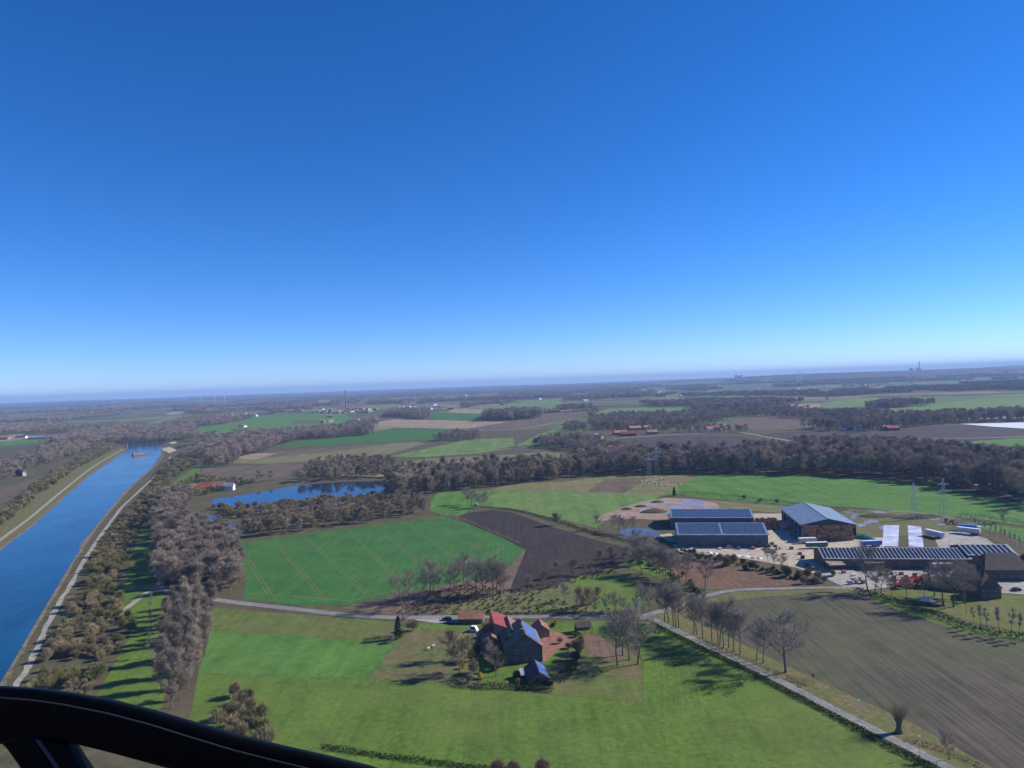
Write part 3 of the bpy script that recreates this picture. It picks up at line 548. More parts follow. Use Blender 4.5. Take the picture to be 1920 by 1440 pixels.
row('rusty', [(1088, 1140, 8), (1100, 1146, 9.5), (1118, 1132, 7)], 8, '{} reddish twiggy tree from the left beside the orchard trees above the lane', 'reddish trees above the lane')
row('bare', [(876, 946, 14), (884, 949, 13), (901, 953, 12.5), (907, 952, 12)], 13, '{} bare tree from the left in the clump by the ploughed field', 'clump by the parked trailer', sxy=1.3)
tree('willow', Q(1045, 985), 8, 'pale yellow green willow in the hedge between ploughed and green field', name='willow_tree')
row('bare', [(1122, 994, 10), (1150, 994, 10), (1160, 998, 11), (1172, 1000, 11), (1185, 1002, 11)], 11, '{} bare tree from the left by the small pond near the sheds', 'trees by the shed pond', sxy=1.1)
tree('conifer', Q(1264, 930), 7.5, 'dark round evergreen standing alone at the corner of the green field', name='evergreen_tree', sxy=1.2)
tree('bare', Q(1883, 980), 9, 'single bushy tree in the hedge at the right field edge', sxy=1.6)
tree('conifer', Q(747, 1198), 9, 'dark slim evergreen in the meadow left of the farm', name='evergreen_tree', sxy=.7)
tree('small', Q(760, 1190), 9, 'grey bare tree beside the slim evergreen in the meadow')
tree('spruce', Q(953, 1230), 9, 'blue green round tree in front of the brick farmhouse', name='garden_tree')
tree('pollard', Q(1686, 1374), 9.2, 'pollarded willow with thick dark trunk beside the lane', name='pollard_willow')
tree('small', Q(1780, 1424), 6.5, 'small bare tree at the lane near the bottom right corner')
tree('tancrown', Q(862, 1262), 13, 'tall tan and yellowish tree at the left end of the farm garden', sxy=1.0)
tree('tancrown', Q(845, 1238), 10, 'tan bare tree in the paddock left of the farm garden')
tree('small', Q(930, 1268), 9, 'bare garden tree on the lawn in front of the farmhouse', sxy=1.1)
tree('rusty', Q(908, 1212), 8, 'dense dark tree at the left wall of the farm barn')
tree('conifer', Q(900, 1225), 6, 'dark evergreen at the corner of the low barn wing', name='evergreen_tree')
bush('pinkshrub', Q(918, 1228), 1.1, 'pinkish budding magnolia in front of the low barn wing')
for p, l in (((900, 1273), 'yellow blossoming shrub in the garden hedge left of the lawn'), ((972, 1283), 'yellow blossoming shrub beside the grey carport'), ((868, 1254), 'yellow blossoming shrub under the tall tan tree'), ((1002, 1283), 'small yellow shrub in front of the solar garage'), ((1043, 1172), 'yellow shrub on the lawn behind the farmhouse')):
    bush('yellowshrub', Q(*p), 1.0 if 'small' not in l else .6, l, 'yellow blossoming shrubs')
for p, s, l in (((1010, 1288), 1.1, 'dark evergreen shrub in front of the solar garage'), ((1028, 1290), 1.0, 'dark evergreen shrub at the right end of the garden hedge'), ((968, 1272), 1.0, 'dark shrub left of the grey carport'), ((1082, 1210), .9, 'dark shrub at the end of the clinker yard'), ((1072, 1258), 1.1, 'dark shrub below the round lawn of the farm'), ((1080, 1238), 1.3, 'dark bush at the paddock fence right of the farm'), ((925, 1258), .9, 'dark round shrub on the farmhouse lawn'), ((1004, 1180), .6, 'clipped shrub near the farm wing'), ((1036, 1176), .7, 'dark clipped cone on the lawn behind the farmhouse')):
    bush('evershrub', Q(*p), s, l, 'evergreen shrubs around the farmhouse')
for p, s, l in (((998, 1286), .7, 'green leafy shrub by the carport'), ((1066, 1216), 1.0, 'light green shrub beside the clinker yard'), ((1079, 1195), .9, 'light green shrub at the clinker yard edge'), ((1563, 1080), 1.3, 'light green bushy shrub near the big yard entrance'), ((905, 1262), .9, 'light green garden shrub beside the lawn')):
    bush('greenshrub', Q(*p), s, l, 'light green shrubs')
row('oak', [(1627, 1108, 19), (1640, 1112, 12), (1652, 1113, 11)], 17, '{} bare tree from the left at the big yard entrance', 'trees at the yard entrance', sxy=.85)
row('bare', [(1672, 1118, 9), (1700, 1124, 10), (1733, 1120, 9)], 12, '{} thin bare tree from the left along the ditch below the big yard', 'trees along the ditch', sxy=1.0)
row('oak', [(1769, 1136, 18), (1788, 1138, 18), (1806, 1124, 15), (1822, 1120, 15), (1752, 1118, 14)], 17, '{} large bare tree from the left in the garden before the dark farmhouse', 'large trees before the dark farmhouse', sxy=.95)
row('sapling', [(1812, 1151, 8), (1826, 1172, 7), (1839, 1178, 9), (1851, 1184, 9), (1874, 1190, 10), (1897, 1194, 10), (1911, 1197, 9), (1934, 1200, 10)], 9, '{} thin sapling from the left in the orchard at the right edge', 'thin orchard saplings', name='sapling')
row('sapling', [(1829+k*9.2, 990+k*4.0, 6.5) for k in range(11)], 7, '{} thin sapling from the left in the line behind the lorry park', 'line of saplings behind the lorry park', name='sapling')
row('bare', [(1452, 1066, 9), (1468, 1070, 8), (1440, 1052, 7)], 9, '{} small bare tree from the left on the edge of the yard shrubs', 'trees at the yard shrubs', sxy=1.2)
row('conifer', [(1905, 872, 12), (1868, 858, 12)], 12, '{} dark evergreen from the left in the forest behind the green field', 'evergreens in the forest', name='evergreen_tree')
# ---- shrubs along the yard edge
ys = [(1262+k*5.6+rnd.uniform(-4, 4), 1034+k*1.15+rnd.uniform(-4, 7)) for k in range(50)]
for k, (x, y) in enumerate(sorted(ys)): bush(['evershrub', 'greyshrub', 'bankolive', 'bank'][(k*7+k//3) % 4], Q(x, y), rnd.uniform(.45, 1.15), '{} shrub from the left in the belt between rust scrub and farm yard'.format(nth(k)), 'shrubs along the farm yard', sz=rnd.uniform(.8, 1.2))
for k, x in enumerate((1395, 1425, 1456, 1505, 1530, 1545)): bush('greyshrub', Q(x, (936, 942, 944, 1095, 1094, 1092)[k]), 1.0, '{} low shrub at the field edge left of the big yard entrance'.format(nth(k)), 'low field edge shrubs')
# ---- woods: the trees nearest the camera stand as things, the rest of each wood is one object
def inpoly(x, y, P):
    c = False; j = len(P)-1
    for i in range(len(P)):
        if (P[i][1] > y) != (P[j][1] > y) and x < (P[j][0]-P[i][0])*(y-P[i][1])/(P[j][1]-P[i][1])+P[i][0]: c = not c
        j = i
    return c
def scatter(pix, spacing, rs, jit=.42):
    P = [Q(*p) for p in pix]; r = random.Random(rs); out = []
    x0, x1 = min(p.x for p in P), max(p.x for p in P); y0, y1 = min(p.y for p in P), max(p.y for p in P); i = 0; y = y0
    while y < y1:
        x = x0+(i % 2)*spacing/2
        while x < x1:
            a = x+r.uniform(-jit, jit)*spacing; b = y+r.uniform(-jit, jit)*spacing
            if inpoly(a, b, P): out.append(Vector((a, b, 0)))
            x += spacing
        y += spacing*.87; i += 1
    return out
def woodgroup(name, sources, density_objs=None):
    """node group that puts one of the source trees on each point"""
    g = bpy.data.node_groups.new(name, 'GeometryNodeTree'); g.interface.new_socket('Geometry', in_out='INPUT', socket_type='NodeSocketGeometry'); g.interface.new_socket('Geometry', in_out='OUTPUT', socket_type='NodeSocketGeometry')
    i = g.nodes.new('NodeGroupInput'); o = g.nodes.new('NodeGroupOutput'); jo = g.nodes.new('GeometryNodeJoinGeometry')
    for parts in sources:
        j = g.nodes.new('GeometryNodeJoinGeometry')
        for ob in parts:
            oi = g.nodes.new('GeometryNodeObjectInfo'); oi.transform_space = 'ORIGINAL'; oi.inputs['Object'].default_value = ob; g.links.new(oi.outputs['Geometry'], j.inputs[0])
        gi = g.nodes.new('GeometryNodeGeometryToInstance'); g.links.new(j.outputs[0], gi.inputs[0]); g.links.new(gi.outputs[0], jo.inputs[0])
    ip = g.nodes.new('GeometryNodeInstanceOnPoints'); g.links.new(i.outputs[0], ip.inputs['Points']); g.links.new(jo.outputs[0], ip.inputs['Instance'])
    ip.inputs['Pick Instance'].default_value = True
    ra = g.nodes.new('FunctionNodeRandomValue'); ra.data_type = 'INT'; ra.inputs[4].default_value = 0; ra.inputs[5].default_value = len(sources)-1; ra.inputs['Seed'].default_value = 3
    g.links.new(ra.outputs[2], ip.inputs['Instance Index'])
    rz = g.nodes.new('FunctionNodeRandomValue'); rz.data_type = 'FLOAT_VECTOR'; rz.inputs[0].default_value = (0, 0, 0); rz.inputs[1].default_value = (0, 0, 6.28); g.links.new(rz.outputs[0], ip.inputs['Rotation'])
    na = g.nodes.new('GeometryNodeInputNamedAttribute'); na.data_type = 'FLOAT_VECTOR'; na.inputs[0].default_value = 'tsize'; g.links.new(na.outputs[0], ip.inputs['Scale'])
    g.links.new(ip.outputs[0], o.inputs[0]); return g
GROUPS = {}
def first_objs(kind):
    names = [(t, c) for t, c, h in PROTO[kind]]; out = []
    for t, c in names:
        ot = next((o for o in C.objects if o.data is t), None); oc = next((o for o in C.objects if o.data is c), None)
        if ot and oc: out.append((ot, oc))
    return out
def stuff(name, pts, kinds, label, cat, shrubs=False):
    if not pts: return
    me = bpy.data.meshes.new(name); me.from_pydata([tuple(p[0]) for p in pts], [], [])
    at = me.attributes.new('tsize', 'FLOAT_VECTOR', 'POINT'); at.data.foreach_set('vector', [v for p in pts for v in (p[1]*p[2], p[1]*p[2], p[1])])
    key = tuple(kinds)
    if key not in GROUPS:
        src = []
        for k in kinds:
            if shrubs: src += [(next(o for o in C.objects if o.data is m_),) for m_ in SH[k] if any(o.data is m_ for o in C.objects)]
            else: src += first_objs(k)
        GROUPS[key] = woodgroup('scatter_'+'_'.join(kinds), src)
    o = link(name, me); md = o.modifiers.new('scatter', 'NODES'); md.node_group = GROUPS[key]
    return tag(o, label, cat, None, 'stuff')
WOODS = [  # name, pixel outline of the ground it stands on, spacing, kinds, height, how many individuals, label of an individual, label of the rest
 ('alder_wood', [(292, 1085), (290, 1030), (292, 985), (302, 940), (345, 930), (360, 945), (340, 965), (348, 985), (395, 1000), (432, 1015), (440, 1050), (458, 1085), (455, 1118), (400, 1118), (310, 1106)], 7.2, ['alder'], 14, 66, 'purplish bare tree in the thick wood between path and wheat field', 'thick purplish bare wood between the path and the wheat field'),
 ('pond_wood', [(440, 1014), (560, 998), (700, 980), (800, 964), (806, 945), (770, 935), (730, 942), (690, 948), (640, 953), (560, 958), (500, 966), (462, 985), (455, 1003)], 8.6, ['alder', 'woodtan'], 11, 62, 'bare tree in the wood between the blue pond and the wheat field', 'bare wood between the blue pond and the wheat field'),
 ('middle_wood', [(722, 935), (725, 905), (760, 893), (900, 884), (1000, 880), (1100, 876), (1112, 892), (1000, 905), (950, 912), (905, 916), (850, 922), (800, 930)], 9, ['wood', 'woodtan', 'poplar'], 17, 40, 'bare tree in the wood behind the olive pasture', 'bare wood behind the olive pasture'),
 ('forest', [(1112, 891), (1200, 890), (1310, 889), (1500, 890), (1640, 895), (1760, 908), (1860, 928), (1960, 955), (1990, 900), (1960, 868), (1850, 873), (1750, 868), (1600, 862), (1400, 862), (1200, 868), (1110, 872)], 9.5, ['wood', 'poplar', 'wood', 'woodtan'], 21, 62, 'bare tree at the front edge of the forest behind the long green field', 'dense bare forest behind the long green field'),
]
WSC = 0
for nm, pix, sp, kinds, H, nind, lab, lab2 in WOODS:
    pts = scatter(pix, sp, hash(nm) % 1000 if False else len(nm)*7); pts.sort(key=lambda p: p.length)
    for k, p in enumerate(pts[:nind]): tree(kinds[k % len(kinds)], p, H*rnd.uniform(.8, 1.15), lab, lab2, sxy=rnd.uniform(.9, 1.2))
    Hr = PROTO[kinds[0]][0][2]
    stuff(nm, [(p, H/Hr*rnd.uniform(.62, 1.15), rnd.uniform(.9, 1.3)) for p in pts[nind:]], kinds, lab2, 'wood')
# alders close to the camera
near = [(322, 1328, 19), (338, 1312, 17), (303, 1296, 19), (352, 1290, 18), (330, 1268, 20), (372, 1262, 17), (312, 1240, 19), (352, 1236, 19), (384, 1228, 17), (335, 1208, 19), (366, 1200, 18), (390, 1188, 16), (345, 1175, 19), (375, 1165, 17), (396, 1150, 16), (352, 1148, 17), (330, 1160, 15), (372, 1135, 16), (318, 1185, 16)]
for k, (x, y, h) in enumerate(sorted(near, key=lambda p: -p[1])): tree('poplar', Q(x, y), h*.98, '{} tall purplish tree from the bottom in the belt beside the grass strip'.format(nth(k)), 'tall trees between grass strip and meadow', sxy=1.0)
for k, (x, y) in enumerate([(478, 1402), (455, 1388), (440, 1372), (490, 1378), (462, 1358), (500, 1405), (425, 1350), (470, 1340), (448, 1330), (486, 1352), (430, 1395), (410, 1365), (460, 1318), (440, 1308), (472, 1372), (466, 1410), (492, 1395), (438, 1345)]): bush('bank' if k % 3 else 'bankolive', Q(x, y), 1.1, '{} brown shrub of the thicket at the meadow corner above the cockpit frame'.format(nth(k)), 'shrubs at the meadow corner')
for k, (x, y) in enumerate([(280, 1150), (284, 1180), (276, 1235)]): tree('sapling', Q(x, y), 9, '{} thin tree from the top on the shaded grass strip'.format(nth(k)), 'thin trees on the grass strip')
# ---- canal bank shrubs
bank = scatter([(95, 1290), (45, 1320), (80, 1245), (112, 1180), (150, 1100), (185, 1030), (222, 975), (262, 935), (300, 905), (325, 900), (300, 940), (258, 990), (240, 1050), (218, 1095), (238, 1150), (252, 1180), (235, 1215), (205, 1255), (175, 1310), (130, 1330)], 4.9, 5)
bank = [p for p in bank if noise.noise(p*.055+Vector((9, 2, 0))) > -.26]
bank.sort(key=lambda p: p.length)
for k, p in enumerate(bank[:190]): bush('bank' if (noise.noise(p*.04) > -.05) else 'bankolive', p, rnd.uniform(.5, 1.12), 'tan or olive bare shrub in the thicket along the canal towpath', 'shrubs in the thicket along the canal')
stuff('bank_thicket', [(p, rnd.uniform(.5, 1.0), 1.1) for p in bank[190:]], ['bank', 'bankolive'], 'distant part of the brown thicket along the right canal bank', 'thicket', True)
b2 = scatter([(-60, 1040), (0, 970), (80, 900), (150, 858), (200, 830), (224, 828), (200, 850), (140, 882), (80, 925), (0, 990), (-60, 1050)], 7, 6)
stuff('bank_thicket', [(p, rnd.uniform(.9, 1.5), 1.1) for p in b2], ['bankolive', 'bank'], 'olive brown thicket along the left canal bank', 'thicket', True)
b3 = scatter([(340, 905), (372, 893), (480, 905), (400, 925), (350, 935), (300, 975), (292, 1010), (285, 990), (300, 940)], 9, 8) + scatter([(310, 870), (340, 852), (370, 872), (330, 895), (290, 920), (270, 930)], 9, 9) + scatter([(395, 950), (470, 952), (560, 942), (640, 935), (700, 930), (715, 938), (600, 950), (500, 960), (470, 975), (430, 970)], 9, 10)
stuff('pond_thicket', [(p, rnd.uniform(.8, 1.4), 1.1) for p in b3], ['bank', 'bankolive'], 'brown scrub around the ponds and the canal bend', 'thicket', True)
stuff('rust_scrub', [(p, rnd.uniform(.13, .26), 1.5) for p in scatter([(1275, 1040), (1400, 1062), (1520, 1084), (1548, 1094), (1360, 1106), (1300, 1100), (1255, 1075)], 2.3, 12)], ['rustshrub'], 'rust coloured low scrub left of the big yard entrance', 'scrub', True)
stuff('orchard_scrub', [(p, rnd.uniform(.08, .30), 1.4) for p in scatter([(740, 1150), (830, 1135), (900, 1120), (960, 1105), (1060, 1088), (1110, 1070), (1170, 1050), (1150, 1075), (1070, 1095), (1000, 1120), (1190, 1150), (840, 1152)], 3.9, 13)], ['bank', 'bankolive'], 'low dry scrub on the strip above the lane', 'scrub', True)
stuff('stream_scrub', [(p, rnd.uniform(.35, .7), 1.2) for p in scatter([(1165, 1040), (1205, 1035), (1240, 1050), (1300, 1095), (1325, 1112), (1300, 1120), (1262, 1090), (1228, 1068), (1190, 1058)], 4.5, 14)], ['bank', 'evershrub', 'greyshrub'], 'dark undergrowth along the stream beside the rust scrub', 'scrub', True)
stuff('row_undergrowth', [(p, rnd.uniform(.13, .32), 1.4) for p in scatter([(745, 1152), (755, 1138), (800, 1115), (870, 1098), (950, 1105), (940, 1120), (890, 1125), (830, 1140), (790, 1155)], 2.8, 15)], ['bank', 'greyshrub'], 'brambles under the tree row below the wheat field', 'scrub', True)
# ---- hedges: one mesh each
def hedge(pix, wd, ht, label, mat='hedge', name='hedge', dens=9, leafy=True, L=.5):
    g = smoothline([Q(*p) for p in pix], 4); K = MB()
    for a, b in zip(g, g[1:]):
        n = int((b-a).length*dens)
        for _ in range(n):
            p = a.lerp(b, rnd.random())+Vector((rnd.uniform(-wd, wd)/2, rnd.uniform(-wd, wd)/2, 0)); hh = ht*(.75+.5*noise.noise(p*.15)+.2*noise.noise(p*.7)); p.z = rnd.random()**.6*max(.2, hh)
            if leafy:
                u = Vector((rnd.uniform(-1, 1), rnd.uniform(-1, 1), rnd.uniform(-.3, 1))).normalized(); v = u.orthogonal().normalized(); K.poly([p, p+u*L*rnd.uniform(.5, 1.3), p+v*L*rnd.uniform(.4, 1)])
            else: K.strip(p, p+Vector((rnd.uniform(-.6, .6), rnd.uniform(-.6, .6), 1)).normalized()*L*1.6, .09)
    o = K.obj(name, M[mat]); return tag(o, label, 'hedge')
hedge([(850, 1285), (890, 1290), (930, 1290), (975, 1292), (1034, 1297)], 2.2, 1.9, 'dark clipped hedge along the south side of the farm garden', dens=45)
M['rough'] = twig('rough_ditch_grass', (.05, .075, .018))
hedge([(1088, 1196), (1090, 1212), (1080, 1236), (1070, 1262), (1058, 1280)], 1.6, 1.8, 'dark hedge between clinker yard and oak paddock', dens=30)
hedge([(1222, 1170), (1260, 1190), (1330, 1224), (1400, 1258), (1470, 1295), (1560, 1342), (1640, 1386), (1720, 1428), (1760, 1450)], 2.0, .95, 'rough dark grass bank standing in for the shaded ditch left of the sloping lane', 'rough', dens=55, L=.5)  # bank added in place of the ditch, to give its dark shade
hedge([(905, 952), (960, 957), (1000, 966), (1060, 983), (1110, 1000), (1160, 1012), (1200, 1022)], 2.4, 1.5, 'dark hedge between the ploughed field and the green field', dens=14, L=.8)
hedge([(1604, 1108), (1640, 1118), (1700, 1138), (1760, 1158), (1820, 1180), (1880, 1192), (1960, 1204)], 3.0, 2.2, 'dark overgrown ditch hedge between the garden and the greening field', dens=26, L=.7)
hedge([(605, 1402), (700, 1417), (800, 1430), (900, 1442), (1000, 1450)], 1.6, 1.0, 'dark hedge bank across the bottom of the meadow', 'rough', dens=35, L=.5)
hedge([(1270, 926), (1330, 930), (1400, 937), (1470, 945), (1550, 955), (1626, 960)], 4, 2.6, 'bushy hedge along the near side of the long green field', 'tw_olive', dens=14, leafy=False, L=1.0)
hedge([(1795, 972), (1850, 975), (1900, 982), (1960, 990)], 4, 3, 'bushy hedge at the right end of the long green field', 'tw_grey', dens=18, leafy=False, L=1.1)
hedge([(850, 1152), (930, 1153), (1000, 1152), (1090, 1151), (1160, 1152)], 1.5, 1.2, 'low dark hedge along the upper edge of the lane', dens=30, L=.5)
hedge([(1310, 1200), (1380, 1232), (1460, 1268), (1520, 1284)], 1.6, 1.0, 'dry brown undergrowth under the trees right of the sloping lane', 'tw_rust', dens=16, leafy=False, L=.7)
hedge([(1700, 1388), (1750, 1402), (1800, 1420), (1850, 1445)], 1.2, .6, 'dry grass tufts beside the lane at the bottom right', 'tw_rust', dens=16, leafy=False, L=.5)
hedge([(820, 965), (845, 967), (880, 980), (930, 1001), (975, 1021)], 1.8, .8, 'dry reddish field margin between wheat and ploughed soil', 'tw_rust', dens=9, leafy=False, L=.7)
hedge([(330, 842), (360, 836), (420, 836)], 6, 4, 'dark shrubs at the canal landing', dens=6, L=1.6)
for k, (x, y) in enumerate([(936, 1452), (962, 1456), (1015, 1455)]): bush('rustshrub', Q(x, y), 1.0, '{} rust brown shrub from the left on the bottom picture edge'.format(nth(k)), 'rust shrubs at the bottom edge')
# ---- woods further off, each one object
FW = [
 ('north_pond_wood', [(560, 905), (580, 880), (640, 868), (740, 872), (740, 895), (640, 900)], 11, ['alder', 'woodtan'], 13, 'thin bare trees on the far shore of the blue pond'),
 ('far_copse', [(355, 860), (390, 835), (440, 818), (520, 815), (640, 806), (700, 806), (700, 816), (560, 826), (515, 838), (500, 850), (440, 858)], 11, ['wood'], 16, 'dark copse between canal and long green field'),
 ('far_copse', [(380, 876), (400, 858), (450, 862), (440, 876)], 11, ['wood', 'woodtan'], 14, 'rounded copse right of the grass strip near the canal bend'),
 ('far_copse', [(810, 828), (850, 816), (900, 818), (905, 825)], 12, ['wood'], 14, 'small copse on the edge of the light green pasture'),
 ('far_copse', [(640, 800), (700, 790), (708, 798), (690, 806)], 12, ['wood'], 14, 'copse left of the tan field'),
 ('far_copse', [(718, 784), (735, 775), (800, 776), (805, 784)], 12, ['wood'], 20, 'dark block of wood above the tan field'),
 ('far_copse', [(905, 790), (915, 782), (1010, 778), (1018, 784), (960, 789)], 13, ['wood'], 24, 'dark wood between the two tan fields'),
 ('far_copse', [(1000, 838), (1020, 832), (1070, 828), (1110, 833), (1105, 848), (1080, 852), (1040, 842)], 11, ['wood'], 15, 'trees among the hamlet houses in the middle distance'),
 ('far_copse', [(1085, 872), (1090, 850), (1110, 842), (1200, 850), (1210, 868), (1110, 880)], 11, ['wood'], 16, 'dark wood left of the forest behind the olive pasture'),
 ('far_copse', [(1055, 812), (1062, 803), (1090, 800), (1100, 812)], 12, ['wood'], 15, 'small wood left of the red roofed hamlet'),
 ('far_copse', [(1105, 800), (1110, 788), (1160, 782), (1300, 783), (1330, 790), (1300, 800), (1180, 806), (1120, 806)], 12, ['wood'], 16, 'wood behind the red roofed hamlet'),
 ('far_copse', [(1180, 812), (1300, 806), (1400, 806), (1400, 812), (1300, 812)], 13, ['wood'], 12, 'line of trees along the lane between the hamlets'),
 ('far_copse', [(1290, 786), (1320, 775), (1450, 770), (1560, 778), (1640, 786), (1560, 792), (1440, 782)], 14, ['wood'], 15, 'wood left of the brown field on the right'),
 ('far_copse', [(1500, 806), (1560, 797), (1640, 793), (1800, 786), (1960, 778), (1960, 790), (1800, 794), (1700, 802), (1620, 810), (1560, 808)], 13, ['wood'], 17, 'long belt of trees behind the dark fields on the right'),
 ('far_copse', [(1500, 778), (1600, 776), (1720, 782), (1820, 778), (1960, 772), (1960, 778), (1800, 784), (1700, 788), (1600, 784)], 14, ['wood'], 15, 'tree line in front of the light green fields on the right'),
 ('far_copse', [(1640, 836), (1720, 842), (1800, 850), (1860, 862), (1800, 866), (1700, 858), (1560, 850), (1480, 840), (1520, 834)], 11, ['wood'], 15, 'back of the forest towards the dark fields'),
 ('far_copse', [(1630, 762), (1700, 757), (1760, 760), (1700, 765), (1650, 766)], 16, ['wood'], 18, 'wood between the light green fields on the right'),
 ('far_copse', [(60, 868), (80, 848), (140, 838), (190, 825), (215, 808), (226, 815), (215, 828), (180, 845), (120, 862), (80, 876)], 12, ['wood', 'woodtan'], 15, 'wood behind the left canal bank'),
 ('far_copse', [(-60, 900), (0, 880), (50, 862), (70, 872), (40, 890), (0, 905), (-60, 925)], 12, ['alder'], 14, 'olive brown wood at the left edge'),
 ('far_copse', [(225, 806), (236, 800), (300, 812), (325, 820), (318, 826), (280, 815)], 11, ['wood'], 15, 'dark wood at the canal bend'),
 ('far_copse', [(320, 818), (345, 808), (370, 808), (365, 822), (335, 826)], 12, ['wood'], 14, 'wood behind the canal landing'),
]
for nm, pix, sp, kinds, H, lab in FW:
    Hr = PROTO[kinds[0]][0][2]; stuff(nm, [(p, H/Hr*rnd.uniform(.7, 1.15), rnd.uniform(1, 1.35)) for p in scatter(pix, sp, len(lab))], kinds, lab, 'wood')
row('wood', [(480+k*12+rnd.uniform(-4, 4), 905-k*.9+rnd.uniform(-2, 1), rnd.uniform(9, 14)) for k in range(3)] , 12, '{} bare tree from the left behind the white pond cottages', 'trees behind the pond cottages')
# ------------------------------------------------------------------ buildings
def tree_row_done(): pass
class Bld:
    """gabled building: local x along the front, y away from the viewer; ridge along 'y' or 'x'"""
    def __init__(s, name, label, cat, nl, nr, L, eave, ridge, wall, roof, axis='y', over=.4, hip=0, group=None, rot=None, left=None, skew=.5):
        nl = Vector((nl.x, nl.y, 0)); nr = Vector((nr.x, nr.y, 0)); s.W = W = (nr-nl).length; s.L = L; s.e = eave; s.r = ridge; s.axis = axis
        a = math.atan2(nr.y-nl.y, nr.x-nl.x) if rot is None else rot
        s.root = tag(empty(name, nl, a), label, cat, group); m = MB()
        if axis == 'y':
            c = W*skew; m.poly([(0, 0, 0), (W, 0, 0), (W, 0, eave), (c, 0, ridge), (0, 0, eave)]); m.poly([(W, L, 0), (0, L, 0), (0, L, eave), (c, L, ridge), (W, L, eave)])
            m.poly([(W, 0, 0), (W, L, 0), (W, L, eave), (W, 0, eave)]); m.poly([(0, L, 0), (0, 0, 0), (0, 0, eave), (0, L, eave)])
            sl = [((c, -over, ridge), (c, L+over, ridge), (W, 1), eave), ((c, -over, ridge), (c, L+over, ridge), (0, -1), eave)]
        else:
            c = L*skew; m.poly([(0, 0, 0), (W, 0, 0), (W, 0, eave), (0, 0, eave)]); m.poly([(W, L, 0), (0, L, 0), (0, L, eave), (W, L, eave)])
            m.poly([(W, 0, 0), (W, L, 0), (W, L, eave), (W, c, ridge), (W, 0, eave)]); m.poly([(0, L, 0), (0, 0, 0), (0, 0, eave), (0, c, ridge), (0, L, eave)])
        s.wall = m.obj('wall', wall, s.root); t = .22; k = MB(); s.c = c
        def slab(p):
            up_ = [Vector(q)+Vector((0, 0, t)) for q in p]; lo = [Vector(q)+Vector((0, 0, .015)) for q in p]; k.poly(up_); k.poly(lo[::-1])
            for i in range(len(p)): j = (i+1) % len(p); k.poly([lo[i], lo[j], up_[j], up_[i]])
        if axis == 'y':
            dr = over*(ridge-eave)/max(.1, W-c); dl = over*(ridge-eave)/max(.1, c)
            slab([(c, -over+hip, ridge), (W+over, -over, eave-dr), (W+over, L+over, eave-dr), (c, L+over-hip, ridge)]); slab([(0-over, -over, eave-dl), (c, -over+hip, ridge), (c, L+over-hip, ridge), (-over, L+over, eave-dl)])
            if hip: slab([(-over, -over, eave-dl), (W+over, -over, eave-dr), (c, -over+hip, ridge)]); slab([(W+over, L+over, eave-dr), (-over, L+over, eave-dl), (c, L+over-hip, ridge)])
        else:
            dn = over*(ridge-eave)/max(.1, c); df = over*(ridge-eave)/max(.1, L-c)
            slab([(-over, -over, eave-dn), (W+over, -over, eave-dn), (W+over-hip, c, ridge), (-over+hip, c, ridge)]); slab([(W+over, L+over, eave-df), (-over, L+over, eave-df), (-over+hip, c, ridge), (W+over-hip, c, ridge)])
            if hip: slab([(W+over, -over, eave-dn), (W+over, L+over, eave-df), (W+over-hip, c, ridge)]); slab([(-over, L+over, eave-df), (-over, -over, eave-dn), (-over+hip, c, ridge)])
        s.roof = k.obj('roof', roof, s.root)
        if roof in (M['r_metal'],): pass
    def front(s, items, y=0):      # windows and doors on the front wall: (kind, x, z, w, h)
        for kd, x, z, w_, h in items:
            f = MB(); f.box(x-w_/2-.04, x+w_/2+.04, y-.07, y-.003, z-.05, z+h+.04); p = f.obj('door' if kd == 'd' else 'window', M['frame'] if kd != 'g' else M['wood'], s.root)
            g = MB(); n = 2 if kd == 'w' else 1
            for q in range(n): g.box(x-w_/2+q*w_/n+.03, x-w_/2+(q+1)*w_/n-.03, y-.10, y-.072, z+.03, z+h-.03)
            g.obj('pane' if kd != 'd' else 'door_leaf', M['glass'] if kd != 'd' else M['wood'], p)
    def right(s, items):
        for kd, yv, z, w_, h in items:
            f = MB(); f.box(s.W+.003, s.W+.10, yv-w_/2-.08, yv+w_/2+.08, z-.08, z+h+.08); p = f.obj('door' if kd == 'd' else 'window', M['frame'], s.root)
            g = MB(); g.box(s.W+.102, s.W+.13, yv-w_/2+.05, yv+w_/2-.05, z+.05, z+h-.05); g.obj('pane' if kd != 'd' else 'door_leaf', M['glass'] if kd != 'd' else M['wood'], p)
    def panel(s, u0, u1, v0, v1, mat, name='solar_panel', side='near', up=.07, t=.05):
        """flat panel lying on a roof slope; u along the ridge (m), v 0..1 from ridge to eave"""
        if s.axis == 'x':
            O = Vector((0, s.c, s.r+.225)); e1 = Vector((1, 0, 0)); e2 = Vector((0, -s.c, s.e-s.r))
        else:
            O = Vector((s.c, 0, s.r+.225)); e1 = Vector((0, 1, 0)); e2 = Vector((s.W-s.c, 0, s.e-s.r))
        Ls = e2.length; e2.normalize(); n = e1.cross(e2); n = n if n.z > 0 else -n
        rot = Matrix((e1, e2, n)).transposed() if e1.cross(e2).z > 0 else Matrix((e1, e2, -e1.cross(e2))).transposed()
        mb = MB()
        P = lambda u, v, h: O+e1*u+e2*(v*Ls)+n*h
        # vertices kept in slope coordinates so that the cell pattern follows the roof
        sgn = 1 if e1.cross(e2).z > 0 else -1
        fr = Matrix((e2, e1, e2.cross(e1))).transposed() if sgn < 0 else Matrix((e1, e2, e1.cross(e2))).transposed()
        if sgn < 0: mb.box(v0*Ls, v1*Ls, u0, u1, up, up+t)
        else: mb.box(u0, u1, v0*Ls, v1*Ls, up, up+t)
